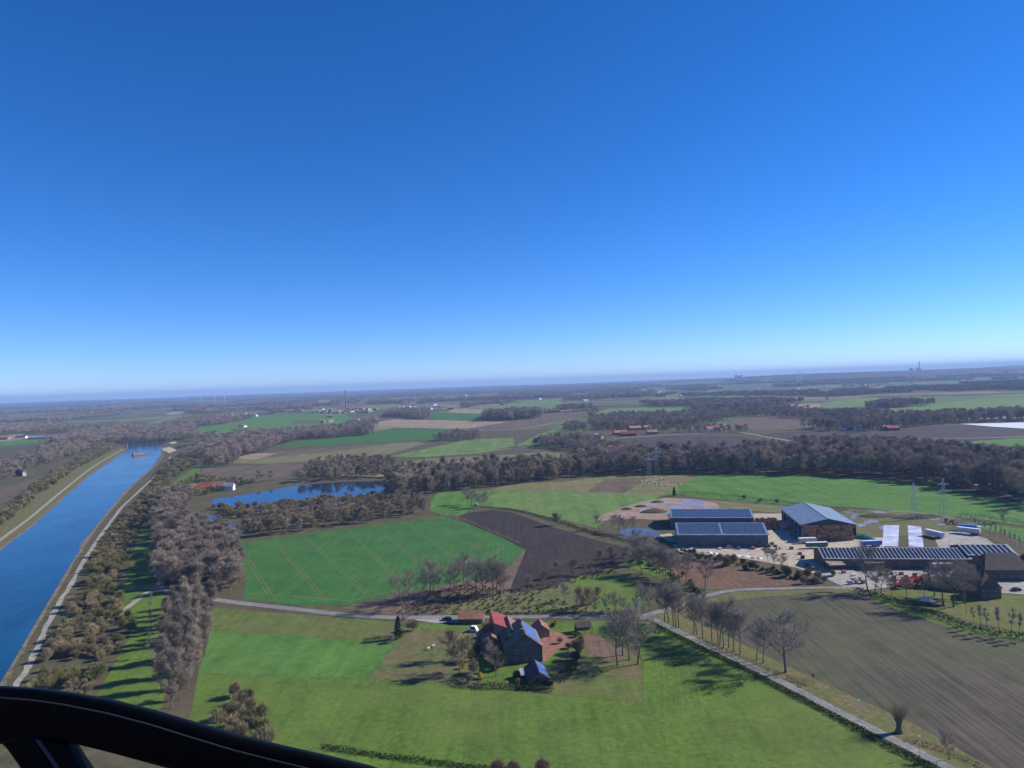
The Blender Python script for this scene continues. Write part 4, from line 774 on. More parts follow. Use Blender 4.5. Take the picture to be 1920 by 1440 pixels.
        o = mb.obj(name, mat, s.root); o.matrix_local = Matrix.Translation(O) @ fr.to_4x4(); return o
    def chimney(s, x, y, h=1.2, w_=.7):
        z = s.r - abs((x-s.c) if s.axis == 'y' else (y-s.c))/max(.1, s.c)*(s.r-s.e); m = MB(); m.box(x-w_/2, x+w_/2, y-w_/2, y+w_/2, z-.8, z+h); m.box(x-w_/2-.08, x+w_/2+.08, y-w_/2-.08, y+w_/2+.08, z+h, z+h+.12); m.obj('chimney', M['brick2'], s.roof)
def far_of(a, b): return (b-a)
# ---- the brick farmhouse group
nr = Q(1016.5, 1211, 5.6); nl = nr+Vector((-13.2, -1.6, 0))
H = Bld('farmhouse', 'dark brick farmhouse with blue solar panels on its right roof slope', 'farmhouse', nl, nr, 16.5, 5.6, 10.1, M['brick'], M['r_brown'], skew=.56)
H.panel(.6, 15.6, .06, .93, M['solarb'], 'solar_array'); H.front([('w', 3.6, .9, 1.1, 1.4), ('w', 6.4, 3.6, 1.0, 1.2), ('w', 4.6, 3.6, 1.0, 1.2), ('w', 10.8, .9, 1.1, 1.4), ('w', 10.8, 3.5, 1.0, 1.2), ('w', 6.0, 6.3, .9, 1.0), ('w', 7.8, 6.3, .9, 1.0), ('w', 3.6, 3.6, .9, 1.1), ('d', 7.2, 0, 1.2, 2.2)])
H.right([('w', 3, 1, 1.1, 1.3), ('w', 7, 1, 1.1, 1.3), ('d', 10, 0, 1.2, 2.2), ('w', 13, 1, 1.1, 1.3)]); H.chimney(7.6, 13.5); H.chimney(6.6, 4)
RA = math.atan2(1.6, 13.2)
nr = Q(976.5, 1191, 6); H2 = Bld('farm_barn', 'brown tiled barn wing left of the solar roofed farmhouse', 'barn', nr+Vector((-6.6, -.8, 0)), nr, 15, 6, 8.5, M['brick2'], M['r_brown'])
nr = Q(952.5, 1177, 7.6); H3 = Bld('farm_barn', 'barn with bright red metal roof, leftmost tall roof of the farm', 'barn', nr+Vector((-5.6, -.65, 0)), nr, 15, 7.4, 9.6, M['brick2'], M['r_red'], skew=.06)
nr = Q(947, 1206, 3.4); H4 = Bld('farm_barn', 'low purplish roofed barn wing in front of the red roofed barn', 'barn', nr+Vector((-9.5, -1.1, 0)), nr, 13, 3.4, 6.2, M['brick'], M['r_brown'])
nr = Q(1030, 1178, 3.4); H5 = Bld('farm_shed', 'small red tiled shed behind the solar roofed farmhouse', 'shed', nr+Vector((-6, -.7, 0)), nr, 7, 2.6, 4.8, M['brick2'], M['r_brown'])
H2.front([('w', 2, 2, 1, 1.1), ('w', 4.5, 2, 1, 1.1)]); H4.front([('w', 2.5, 1, 1, 1.1), ('w', 6, 1, 1, 1.1)])
nr = Q(1030, 1272, 2.6); G1 = Bld('garage', 'small garage with blue solar panels on its right roof slope', 'garage', nr+Vector((-6.6, -.8, 0)), nr, 10.5, 2.6, 4.8, M['wood'], M['r_dark']); G1.panel(.4, 10.1, .06, .94, M['solarb'], 'solar_array'); G1.front([('d', 3.2, 0, 2.4, 2.1)])
def carport(pos, rz, W, L, Hh, label, roofmat, name='carport', cat='carport', posts='wood', tilt=.25):
    e = tag(empty(name, pos, rz), label, cat); m = MB(); m.poly([(0, 0, Hh), (W, 0, Hh), (W, L, Hh+tilt), (0, L, Hh+tilt)]); m.poly([(0, L, Hh+tilt-.15), (W, L, Hh+tilt-.15), (W, 0, Hh-.15), (0, 0, Hh-.15)])
    m.poly([(0, 0, Hh-.15), (W, 0, Hh-.15), (W, 0, Hh), (0, 0, Hh)]); m.poly([(W, 0, Hh-.15), (W, L, Hh+tilt-.15), (W, L, Hh+tilt), (W, 0, Hh)]); m.poly([(0, L, Hh+tilt-.15), (0, 0, Hh-.15), (0, 0, Hh), (0, L, Hh+tilt)]); m.obj('roof', roofmat, e)
    for x in (.15, W-.15):
        for y in (.15, L-.15): p = MB(); p.box(x-.08, x+.08, y-.08, y+.08, 0, Hh-.16); p.obj('post', M[posts], e)
    b = MB(); b.box(.2, W-.2, L-.12, L-.04, 0, Hh-.2); b.obj('back_wall', M[posts], e); return e
carport(Q(977, 1280), RA, 5.2, 5.5, 2.4, 'low carport with flat grey roof left of the solar garage', M['r_grey'])
carport(Q(1081, 1190), RA, 6.5, 4.5, 2.6, 'open brown roofed shelter on the lawn right of the farm', M['r_dark'], 'shelter', 'shelter', tilt=.9)
nl, nr = Q(860, 1170), Q(905, 1170); B = Bld('long_barn', 'low barn with long orange tiled roof beside the lane', 'barn', nl, nr, 6.5, 2.2, 4.6, M['wood'], M['r_orange'], axis='x')
# ---- industrial sheds
ra = Q(1271, 1003, 7); rb = Q(1440, 1003, 7); a = math.atan2(rb.y-ra.y, rb.x-ra.x)
A = Bld('solar_shed', 'front grey shed with solar panel roof, nearer of the two long sheds', 'shed', ra, rb, 30, 7, 11, M['sheet'], M['r_metal'], axis='x', skew=.5, over=.5)
for k in range(2): A.panel(1.0+k*(A.W/2-.2), A.W/2-.6+k*(A.W/2-.2), .05, .93, M['solar'], 'solar_array')
A.front([('d', 22, 0, 4, 4.5), ('d', 34, 0, 4, 4.5), ('g', 8, 2, 2, 1.2), ('g', 14, 2, 2, 1.2), ('g', 46, 2, 2, 1.2)])
ra = Q(1259, 971, 7); rb = Q(1413, 971, 7)
A2 = Bld('solar_shed', 'rear grey shed with solar panel roof behind the front one', 'shed', ra, rb, 30, 7, 10, M['sheet'], M['r_metal'], axis='x', over=.5)
A2.panel(.8, A2.W-.8, .05, .95, M['solar'], 'solar_array')
nl = Q(1503, 984, 8); nr_ = Q(1600, 983.5, 8); fl = Q(1465, 953, 8); nl.z = fl.z = 0
u = Vector((nr_.x-nl.x, nr_.y-nl.y, 0)).normalized(); Ld = (fl-nl).length
al = math.atan2(fl.y-nl.y, fl.x-nl.x)-math.pi/2; W_ = 31
nrr = nl+Vector((math.cos(al), math.sin(al), 0))*W_
B = Bld('timber_hall', 'big open hall with blue grey metal roof above stacked crates', 'hall', nl, nrr, Ld, 8, 11.6, M['sheet'], M['r_metal'], over=.8)
B.wall.data = (lambda m: (m.poly([(0, 0, 6), (W_, 0, 6), (W_, 0, 8), (W_/2, 0, 11.6), (0, 0, 8)]), m.poly([(W_, Ld, 0), (0, Ld, 0), (0, Ld, 8), (W_/2, Ld, 11.6), (W_, Ld, 8)]), m.poly([(W_, 0, 0), (W_, Ld, 0), (W_, Ld, 8), (W_, 0, 8)]), m.poly([(0, Ld, 6), (0, 0, 6), (0, 0, 8), (0, Ld, 8)]))and m.mesh('wall', M['sheet']))(MB())
for k in range(6):
    p = MB(); p.box(.02, .3, k*Ld/5.5, k*Ld/5.5+.3, 0, 6); p.obj('post', M['steel'], B.root)
rg = MB(); rg.box(W_/2-.6, W_/2+.6, .5, Ld-.5, 11.72, 11.9); rg.obj('ridge_skylight', M['r_grey'], B.roof)
hall = B
ra = Q(1545, 1047.5, 5); rb = Q(1822, 1048.5, 5)
D_ = Bld('long_shed', 'very long low shed with rows of black solar panels along the yard', 'shed', ra, rb, 20, 5, 8.2, M['brick'], M['r_grey'], axis='x', over=.4)
npn = 37
for k in range(npn):
    u0 = .5+k*(D_.W-1)/npn; D_.panel(u0, u0+(D_.W-1)/npn*.60, .06, .97, M['solark'])
D_.front([('d', x, 0, 4.2, 3.6) for x in (10, 18, 30, 38, 52, 62)]+[('g', x, 1.4, 1.6, 1) for x in (5, 24, 46, 58, 68)])
ra = Q(1816, 1041, 6.5); rb = Q(1908, 1041, 6.5)
E = Bld('long_shed', 'right end shed with wider black solar panels behind the dark barn', 'shed', ra, rb, 20, 6.5, 9.4, M['brick'], M['r_grey'], axis='x', over=.4)
for k in range(9): E.panel(.4+k*(E.W-.6)/9, .4+(k+.62)*(E.W-.6)/9, .06, .96, M['solark'])
ra = Q(1848, 1088); rb = Q(1936, 1089)
H = Bld('brick_barn', 'large dark brick barn with half hipped dark roof at the right edge', 'barn', ra, rb, 15, 5, 11, M['brick'], M['r_dark'], axis='x', hip=4); H.front([('w', x, 1.2, 1.1, 1.1) for x in (3, 7, 11, 15, 19)])
ra = Q(1839, 1124); rb = Q(1878, 1123)
H = Bld('farmhouse', 'dark brick farmhouse with steep pointed roof at the big yard', 'farmhouse', ra, rb, 9, 5.2, 10.5, M['brick'], M['r_dark'], hip=4.5, over=.5); H.front([('w', x, z, 1.1, 1.2) for x in (1.6, 4.4, 7.2) for z in (.9, 3.3)])
ra = Q(1790, 1108); rb = Q(1842, 1112)
H = Bld('farmhouse_wing', 'dark roofed wing left of the pointed farmhouse behind bare trees', 'farmhouse', ra, rb, 10, 4, 8.5, M['brick'], M['r_dark'], axis='x', hip=2); H.front([('w', x, 1, 1.1, 1.2) for x in (2, 5, 8)])
ra = Q(1735, 1104); rb = Q(1786, 1106)
H = Bld('low_shed', 'low dark shed behind the red machinery on the big yard', 'shed', ra, rb, 7, 2.8, 4.6, M['brick'], M['r_dark'], axis='x')
ra = Q(1727, 1134); rb = Q(1747, 1136)
H = Bld('hen_house', 'small grey roofed hut on the garden grass at the big farm', 'hut', ra, rb, 4, 1.8, 3.0, M['wood'], M['r_grey'], axis='x')
H = Bld('hen_house', 'small pale roofed hut right beside the grey garden hut', 'hut', Q(1748, 1137), Q(1763, 1138), 3, 1.2, 2.0, M['wood'], M['mud'], axis='x')
carport(Q(1557, 1073), .02, 8, 6, 3.4, 'lean-to with pale corrugated roof at the long shed', M['mud'], 'lean_to', 'lean-to', tilt=.8)
carport(Q(1625, 1070), .02, 9, 6, 3.6, 'lean-to with orange striped roof at the long shed', M['r_orange'], 'lean_to', 'lean-to', tilt=.8)
# ---- crates
CR = MB(); s_ = 1.14
for (x0, x1, y0, y1) in ((0, s_, 0, .05), (0, s_, s_-.05, s_), (0, .05, .05, s_-.05), (s_-.05, s_, .05, s_-.05)):
    for z in (.12, .42, .72, 1.0): CR.box(x0, x1, y0, y1, z, z+.2)
for x in (.05, s_-.17): 
    for y in (.05, s_-.17): CR.box(x, x+.12, y, y+.12, 0, 1.2)
CR.box(.02, s_-.02, .02, s_-.02, .08, .11)
crm = CR.mesh('crate', M['crate'])
def crates(origin, rz, nx, ny, nz, face, label, lab2, ragged=1):
    rr = random.Random(nx); ca, sa = math.cos(rz), math.sin(rz); inner = MB()
    for i in range(nx):
        for j in range(ny):
            top = nz-(rr.randint(0, ragged))
            for k in range(top):
                x, y, z = i*1.2, j*1.2, k*1.205; w_ = origin+Vector((x*ca-y*sa, x*sa+y*ca, z))
                if j == 0 and face:
                    o = link('crate', crm, None, w_+Vector((rr.uniform(-.03, .03), rr.uniform(-.03, .03), 0))); o.rotation_euler = (0, 0, rz+rr.uniform(-.03, .03)); tag(o, label, 'crate', 'crates stacked at the hall' if face == 1 else 'crates stacked between the sheds')
                elif k >= top-2 or i in (0, nx-1) or j == ny-1 or (not face and j == 0):
                    p = [Vector((a, b, c)) for c in (.08, 1.18) for b in (0.02, 1.13) for a in (.02, 1.13)]; n = len(inner.v)
                    inner.v += [tuple(origin+Vector(((x+q.x)*ca-(y+q.y)*sa, (x+q.x)*sa+(y+q.y)*ca, z+q.z))) for q in p]
                    for f in ((0, 2, 3, 1), (0, 1, 5, 4), (2, 6, 7, 3), (0, 4, 6, 2), (1, 3, 7, 5)): inner.f.append(tuple(n+t for t in f)); inner.i.append(0)
    o = inner.obj('crates', M['crate']); tag(o, lab2, 'crates', None, 'stuff')
cl = Q(1511, 1015); crates(cl, al*.5, 23, 7, 7, 1, 'brown wooden crate in the front face of the big stack below the open hall', 'rear part of the big crate stack below the open hall', 2)
cl = Q(1414, 994); crates(cl, 0, 14, 8, 5, 2, 'reddish wooden crate in the front face of the stack between solar sheds and open hall', 'rear part of the crate stack between the sheds')
# ---- vehicles
def wheel(x, y, r, e, w_=.25, name='wheel'):
    m = MB(); n = len(m.v)
    for sx in (-w_/2, w_/2):
        for j in range(14): t = 2*math.pi*j/14; m.v.append((x+sx, y+r*math.cos(t), r+r*math.sin(t)))
    for j in range(14): m.f.append((j, (j+1) % 14, 14+(j+1) % 14, 14+j)); m.i.append(0)
    m.f += [tuple(range(14)), tuple(range(27, 13, -1))]; m.i += [0, 0]; return m.obj(name, M['tyre'], e)
def trailer(pos, rz, mat, label, L=12, Hh=3.8, roof=None):
    e = tag(empty('trailer', pos, rz), label, 'trailer'); m = MB(); m.box(-1.25, 1.25, 0, L, 1.15, Hh); b = m.obj('body', mat, e); r_ = MB(); r_.box(-1.22, 1.22, .05, L-.05, Hh+.002, Hh+.05); r_.obj('roof', roof or M['wpaint'], e)
    d = MB(); d.box(-1.2, -.02, -.05, -.003, 1.2, Hh-.05); d.obj('door', M['spaint'], e); d = MB(); d.box(.02, 1.2, -.05, -.003, 1.2, Hh-.05); d.obj('door', M['spaint'], e)
    c = MB(); c.box(-.5, .5, .2, L-.3, .85, 1.147); c.obj('chassis', M['kpaint'], e)
    for k in range(3):
        for s in (-1.1, 1.1): wheel(s, 1.6+k*1.3, .5, e)
    for s in (-.7, .7): g = MB(); g.box(s-.08, s+.08, L-2.4, L-2.2, 0, .85); g.obj('landing_leg', M['steel'], e)
    return e
def lorry(pos, rz, cab, body, label, L=9, Hh=3.8, cabonly=False):
    e = tag(empty('lorry', pos, rz), label, 'lorry'); c = MB()
    c.v += []; y0 = L if not cabonly else 2.2
    pr = [(y0, .6), (y0+2.1, .6), (y0+2.2, 1.8), (y0+1.8, 3.0), (y0+1.2, 3.3), (y0, 3.3)]
    c.poly([(-1.2, y, z) for y, z in pr][::-1]); c.poly([(1.2, y, z) for y, z in pr])
    for k in range(6): (ya, za), (yb, zb) = pr[k], pr[(k+1) % 6]; c.poly([(-1.2, ya, za), (-1.2, yb, zb), (1.2, yb, zb), (1.2, ya, za)])
    cb = c.obj('cab', cab, e); g = MB(); g.poly([(-1.1, y0+2.2, 1.88), (1.1, y0+2.2, 1.88), (1.1, y0+1.86, 2.9), (-1.1, y0+1.86, 2.9)]); g.obj('windscreen', M['glass'], cb)
    for s in (-1, 1): g = MB(); g.box(s*1.203-.01, s*1.203+.01, y0+.7, y0+1.6, 1.7, 2.6); g.obj('side_window', M['glass'], cb)
    for s in (-.85, .85): g = MB(); g.box(s-.2, s+.2, y0+2.13, y0+2.2, .75, 1.0); g.obj('headlight', M['wpaint'], cb)
    ch = MB(); ch.box(-.5, .5, 0, y0, .7, 1.0); ch.obj('chassis', M['kpaint'], e)
    if not cabonly: b = MB(); b.box(-1.25, 1.25, 0, L-.3, 1.1, Hh); b.obj('box_body', body, e)
    for y in ((.9, 2.2, y0+1.1) if not cabonly else (.5, y0+1.1)):
        for s in (-1.05, 1.05): wheel(s, y, .5, e)
    return e
def car(pos, rz, mat, label, group=None, name='parked_car', cat='car', h=1.45):
    e = tag(empty(name, pos, rz), label, cat, group); b = MB(); pr = [(-2.1, .35), (2.1, .35), (2.15, .8), (1.3, .95), (.6, h), (-1.2, h), (-1.9, 1.0), (-2.15, .9)]
    b.poly([(-.85, y, z) for y, z in pr][::-1]); b.poly([(.85, y, z) for y, z in pr])
    for k in range(8): (ya, za), (yb, zb) = pr[k], pr[(k+1) % 8]; b.poly([(-.85, ya, za), (-.85, yb, zb), (.85, yb, zb), (.85, ya, za)])
    bo = b.obj('body', mat, e); g = MB(); g.poly([(-.72, 1.25, 1.0), (.72, 1.25, 1.0), (.65, .68, h-.06), (-.65, .68, h-.06)]); g.obj('windscreen', M['glass'], bo, loc=(0, .03, .03))
    for s in (-1, 1): g = MB(); g.box(s*.86-.01, s*.86+.01, -1.3, .8, 1.0, h-.12); g.obj('side_window', M['glass'], bo)
    for y in (-1.3, 1.3):
        for s in (-.8, .8): wheel(s, y, .32, e, .2)
    return e
P90 = math.pi/2
trailer(Q(1768, 1011), 2.85-math.pi+.55, M['spaint'], 'white roofed box trailer standing left on the lorry park', 12)
trailer(Q(1838, 1004), .75, M['spaint'], 'white roofed trailer right of the blue lorry on the lorry park', 12)
lorry(Q(1796, 994), -2.05-.1, M['wpaint'], M['bpaint'], 'blue lorry with white cab parked on the lorry park', 10)
trailer(Q(1551, 1027), P90, M['gpaint'], 'green sided container trailer at the left end of the long shed', 12, 3.4)
trailer(Q(1530, 1018), P90, M['spaint'], 'pale grey container trailer behind the green one', 10, 3.2)
trailer(Q(1652, 1024), P90, M['bpaint'], 'lilac roofed trailer in front of the big crate stack', 11, 3.4, M['tarp'])
lorry(Q(1711, 1058), math.pi, M['wpaint'], M['wpaint'], 'white lorry cab parked left under the long shed front', 3, cabonly=True)
lorry(Q(1726, 1061), math.pi*.95, M['wpaint'], M['wpaint'], 'smaller white tractor unit right of the other white cab', 3, cabonly=True)
trailer(Q(1785, 1069), P90, M['spaint'], 'white box trailer standing before the long shed front', 9.5, 3.6)
lorry(Q(1425, 1021), 2.5, M['wpaint'], M['bpaint'], 'blue lorry beside the front solar shed', 4, 3.2)
car(Q(1366, 1028), P90, M['spaint'], 'grey van parked in front of the nearer solar shed', None, 'parked_van', 'van', 1.9)
for k, (x, y, m_, l) in enumerate(((1873, 1082, 'wpaint', 'white car leftmost in the row before the dark brick barn'), (1881, 1083, 'spaint', 'silver car second from the left before the dark brick barn'), (1889, 1083, 'wpaint', 'white car third from the left before the dark brick barn'), (1901, 1083, 'kpaint', 'dark car rightmost before the dark brick barn'), (1905, 1108, 'kpaint', 'dark car parked alone on the right yard near the flower bed'))):
    car(Q(x, y), .3 if k < 4 else P90, M[m_], l, 'cars parked on the big yard')
car(Q(1800, 1074), P90, M['kpaint'], 'dark car in the shade right of the white trailer', 'cars parked on the big yard')
car(Q(838, 1163), P90, M['kpaint'], 'dark car parked on the lane left of the orange roofed barn')
car(Q(887, 1184), 1.2, M['wpaint'], 'white caravan standing on the lawn left of the farm', None, 'caravan', 'caravan', 2.3)
car(Q(892, 949), P90, M['spaint'], 'small white trailer between the two tree clumps on bright grass', None, 'field_trailer', 'trailer', 1.8)
# machinery and heaps
def machine(pos, rz, mat, label, name='farm_machine', s=1.0):
    e = tag(empty(name, pos, rz), label, 'machine'); e.scale = (s, s, s); b = MB(); b.box(-.15, .15, -3, 2.5, .9, 1.15); b.box(-1.6, 1.6, -.9, -.65, .9, 1.15); b.box(-1.9, 1.9, -2.8, -2.6, .8, 1.0); b.obj('frame', mat, e)
    h = MB(); h.lathe([(1.0, 1.2), (1.3, 2.1), (1.3, 2.3), (1.2, 2.3), (.8, 1.3)], 8, cy=.8); h.obj('hopper', mat, e)
    for s_ in (-1.5, 1.5): wheel(s_, -.8, .6, e)
    for k in range(7): t = MB(); t.tube((-1.8+k*.6, -2.7, .8), (-1.8+k*.6, -3.2, .05), .05, .03, 4); t.obj('tine', M['rust'], e)
    return e
for k, (x, y, m_, l) in enumerate([(1688, 1102, 'rpaint', 'bright red farm machine leftmost on the big yard'), (1700, 1096, 'rpaint', 'bright red farm machine behind the leftmost one'), (1712, 1091, 'rpaint', 'bright orange red machine in the middle of the yard'), (1722, 1098, 'rpaint', 'bright red machine right of the middle one'), (1735, 1086, 'rust', 'dark rusty machine behind the red ones'), (1745, 1080, 'rust', 'rusty trailer frame near the shaded shed'), (1668, 1076, 'rust', 'rusty machine right of the orange striped lean-to'), (1775, 980, 'rust', 'dark red machine left on the grass behind the lorry park'), (1788, 983, 'rust', 'dark red machine right on the grass behind the lorry park'), (1446, 1024, 'rust', 'rusty brown implement beside the blue lorry'), (1440, 1030, 'gpaint', 'green machine below the blue lorry'), (1456, 1030, 'rust', 'brown implement on the pale yard'), (1478, 995, 'gpaint', 'green machine left of the big crate stack'), (1497, 1000, 'bpaint', 'blue machine left of the big crate stack'), (1558, 964, 'gpaint', 'green trailer behind the big open hall')]):
    machine(Q(x, y), rnd.uniform(0, 6), M[m_], l, s=1.25 if k < 4 else 1)
def heap(name, pos, rx, ry, h, mat, label, cat, rz=0, seed=1):
    v = []; f = []; n = 16; rings = 6
    for i in range(rings+1):
        t = i/rings
        for j in range(n):
            a = 2*math.pi*j/n; q = 1+.22*noise.noise(Vector((math.cos(a)*1.5, math.sin(a)*1.5, seed+t))); v.append((rx*(1-t)*q*math.cos(a), ry*(1-t)*q*math.sin(a), h*(1-(1-t)**2)*(1+.25*noise.noise(Vector((j*.5, i, seed)))) - (.1 if i == 0 else 0)))
    for i in range(rings):
        for j in range(n): f.append((i*n+j, i*n+(j+1) % n, (i+1)*n+(j+1) % n, (i+1)*n+j))
    o = link(name, mesh(name, v, f, mat, smooth=True), None, pos); o.rotation_euler = (0, 0, rz); return tag(o, label, cat)
for x, y, rx, ry, h, l in ((1226, 960, 11, 7, 2.6, 'largest scrubby mound in the pink mud flat'), (1176, 955, 5, 3, 1.5, 'small dark mound at the left end of the mud flat'), (1202, 950, 6, 3, 1.4, 'low brown mound in the middle of the mud flat'), (1233, 942, 6, 3, 1.8, 'round mound at the back of the mud flat'), (1650, 968, 16, 6, 2, 'long earth bank above the left silage sheet'), (1720, 970, 20, 7, 2.2, 'long grassy bank above the right silage sheet')):
    heap('earth_mound', Q(x, y), rx, ry, h, M['ground'], l, 'mound', seed=x)
heap('tarp_heap', Q(1620, 1010), 9, 4, 2.4, M['tarpg'], 'heap covered with dark green tarp right of the crate stack', 'tarp heap', -.4)
heap('tarp_heap', Q(1448, 1036), 4, 2, 1.4, M['tarpg'], 'small green tarp heap among the yard shrubs', 'tarp heap')
for k, (x, y) in enumerate([(1318, 1036), (1330, 1037), (1342, 1039), (1365, 1041), (1380, 1043), (1398, 1044), (1412, 1047), (1424, 1048), (1296, 1030)]):
    heap('sack_pile', Q(x, y), rnd.uniform(1.2, 3), rnd.uniform(.8, 1.6), rnd.uniform(.5, 1.1), M['wpaint'] if k % 3 else M['mud'], '{} pale sack pile from the left behind the yard shrubs'.format(nth(k if x != 1296 else 0) if x != 1296 else 'small'), 'sack pile', seed=k)
for k, (x, y, m_) in enumerate([(1594, 1096, 'concrete'), (1600, 1090, 'concrete'), (1606, 1094, 'mud'), (1612, 1088, 'concrete'), (1618, 1094, 'mud')]):
    e = tag(empty('stone_block', Q(x, y), .4*k), '{} pale stone block from the left in the display at the yard entrance'.format(nth(k)), 'stone block', 'stone blocks at the entrance'); b = MB(); b.box(-1, 1, -.6, .6, 0, 1.6); b.box(-1.15, 1.15, -.75, .75, 1.603, 1.85); b.obj('slab', M[m_], e)
# ---- animals
def sheep_mesh():
    me = bpy.data.meshes.new('sheep'); bm = bmesh.new(); V = []; E = []
    J = [((-.45, 0, .62), .27), ((0, 0, .66), .32), ((.4, 0, .64), .27), ((.62, 0, .82), .15), ((.78, 0, .86), .12), ((.95, 0, .76), .07)]
    pv = [bm.verts.new(p) for p, r in J]; rad = [r for p, r in J]
    for a, b in zip(pv, pv[1:]): bm.edges.new((a, b))
    for i, x, y in ((0, -.42, .15), (0, -.42, -.15), (2, .38, .13), (2, .38, -.13)):
        k = bm.verts.new((x, y, .34)); ft = bm.verts.new((x+.02, y, .02)); bm.edges.new((pv[i], k)); bm.edges.new((k, ft)); rad += [.07, .045]
    tl = bm.verts.new((-.74, 0, .52)); bm.edges.new((pv[0], tl)); rad += [.05]
    bm.to_mesh(me); bm.free(); o = link('sheep', me); md = o.modifiers.new('s', 'SKIN')
    for k, r in enumerate(rad): me.skin_vertices[0].data[k].radius = (r, r)
    me.skin_vertices[0].data[1].use_root = True; o.modifiers.new('d', 'SUBSURF').levels = 1
    dg = bpy.context.evaluated_depsgraph_get(); me2 = bpy.data.meshes.new_from_object(o.evaluated_get(dg)); bpy.data.objects.remove(o)
    me2.materials.clear(); me2.materials.append(M['wool']); me2.materials.append(M['face'])
    for p in me2.polygons:
        if p.center.x > .72 or p.center.z < .36: p.material_index = 1
    return me2
shm = sheep_mesh()
for x, y, l in ((803, 1219, 'white sheep nearer of the two in the paddock left of the farm'), (812, 1214, 'white sheep further of the two in the paddock left of the farm')):
    o = link('sheep', shm, None, Q(x, y)); o.rotation_euler = (0, 0, .4); o.scale = (1.25,)*3; tag(o, l, 'sheep', 'sheep in the farm paddock')
rs = random.Random(4); flock = sorted([(rs.gauss(1228, 24), rs.uniform(899, 913)) for _ in range(46)])
for k, (x, y) in enumerate(flock):
    x = min(max(x, 1200), 1296); o = link('sheep', shm, None, Q(x, y)); o.rotation_euler = (0, 0, rs.uniform(0, 6.3)); o.scale = (1.3,)*3; tag(o, '{} sheep from the left in the flock on the pasture by the pylons'.format(nth(k)), 'sheep', 'flock of sheep on the pasture')
# ---- posts, fences
def pole(x, y, h, label, cross=0, name='lamp_post', cat='post'):
    e = tag(empty(name, Q(x, y)), label, cat); m = MB(); m.tube((0, 0, -.1), (0, 0, h), .09, .06, 8, cap=True); m.obj('pole', M['wood'] if not cross else M['steel'], e)
    if cross: c = MB(); c.box(-.35, .35, -.25, .1, h-.1, h+.05); c.obj('head', M['spaint'], e)
    else: c = MB(); c.box(-.11, .11, -.11, .11, h, h+.12); c.obj('cap', M['wood'], e)
    return e
pole(1525, 1284, 2.6, 'wooden post with dark box right of the big oak'); bx_ = MB(); bx_.box(-.3, .3, -.25, .25, 0, .7); bx_.poly([(-.36, -.3, .7), (.36, -.3, .7), (.36, 0, .95), (-.36, 0, .95)]); bx_.poly([(.36, .3, .7), (-.36, .3, .7), (-.36, 0, .95), (.36, 0, .95)]); tag(bx_.obj('nest_box', M['wood'], None, Q(1525, 1284)+Vector((0, 0, 2.72))), 'dark wooden nest box on the post right of the big oak', 'nest box')
pole(1331, 1112, 7.5, 'tall thin grey mast beside the upper lane', 1); pole(1611, 1352, 6.0, 'thin lamp post at the lane below the oak', 1); pole(1725, 1420, 5.5, 'thin lamp post at the lane near the bottom edge', 1)
pole(1497, 1290, 2.2, 'small marker post between oak and nest box'); pole(765, 1150, 1.2, 'short white marker post at the lane by the tree row')
def fence(pix, label, step=4, h=1.1, name='wire_fence'):
    g = [Q(*p) for p in pix]; e = tag(empty(name, g[0]), label, 'fence'); pts = []
    for a, b in zip(g, g[1:]):
        n = max(1, int((b-a).length/step)); pts += [a.lerp(b, k/n) for k in range(n)]
    pts.append(g[-1]); pm = MB(); pm.tube((0, 0, -.1), (0, 0, h), .07, .06, 5, cap=True); me = pm.mesh('post', M['bark_pale'])
    for p in pts[:99]: link('post', me, e, p-g[0])
    w_ = MB()
    for a, b in zip(pts, pts[1:]):
        for z in (.35, .7, h-.08): w_.tube(a-g[0]+Vector((0, 0, z)), b-g[0]+Vector((0, 0, z)), .007, .007, 3)
    w_.obj('wire', M['wood'], e)
fence([(690, 1272), (745, 1208), (790, 1169)], 'thin wire fence between meadow and paddock left of the farm')
fence([(372, 1262), (530, 1268), (690, 1272)], 'thin wire fence across the lower meadow'); fence([(395, 1184), (560, 1193), (740, 1208)], 'thin wire fence across the upper meadow')
fence([(1035, 1298), (1120, 1309), (1205, 1317), (1207, 1243)], 'wire fence along the lower right corner of the oak paddock')
fence([(1034, 1296), (1042, 1262), (1048, 1235)], 'wire fence along the left side of the oak paddock', 3)
fence([(1820, 984), (1880, 1010), (1940, 1040)], 'long wire fence behind the line of saplings', 5, 1.8)
fence([(892, 1178), (860, 1182), (800, 1182), (770, 1184)], 'pale fence on the lawn left of the farm')
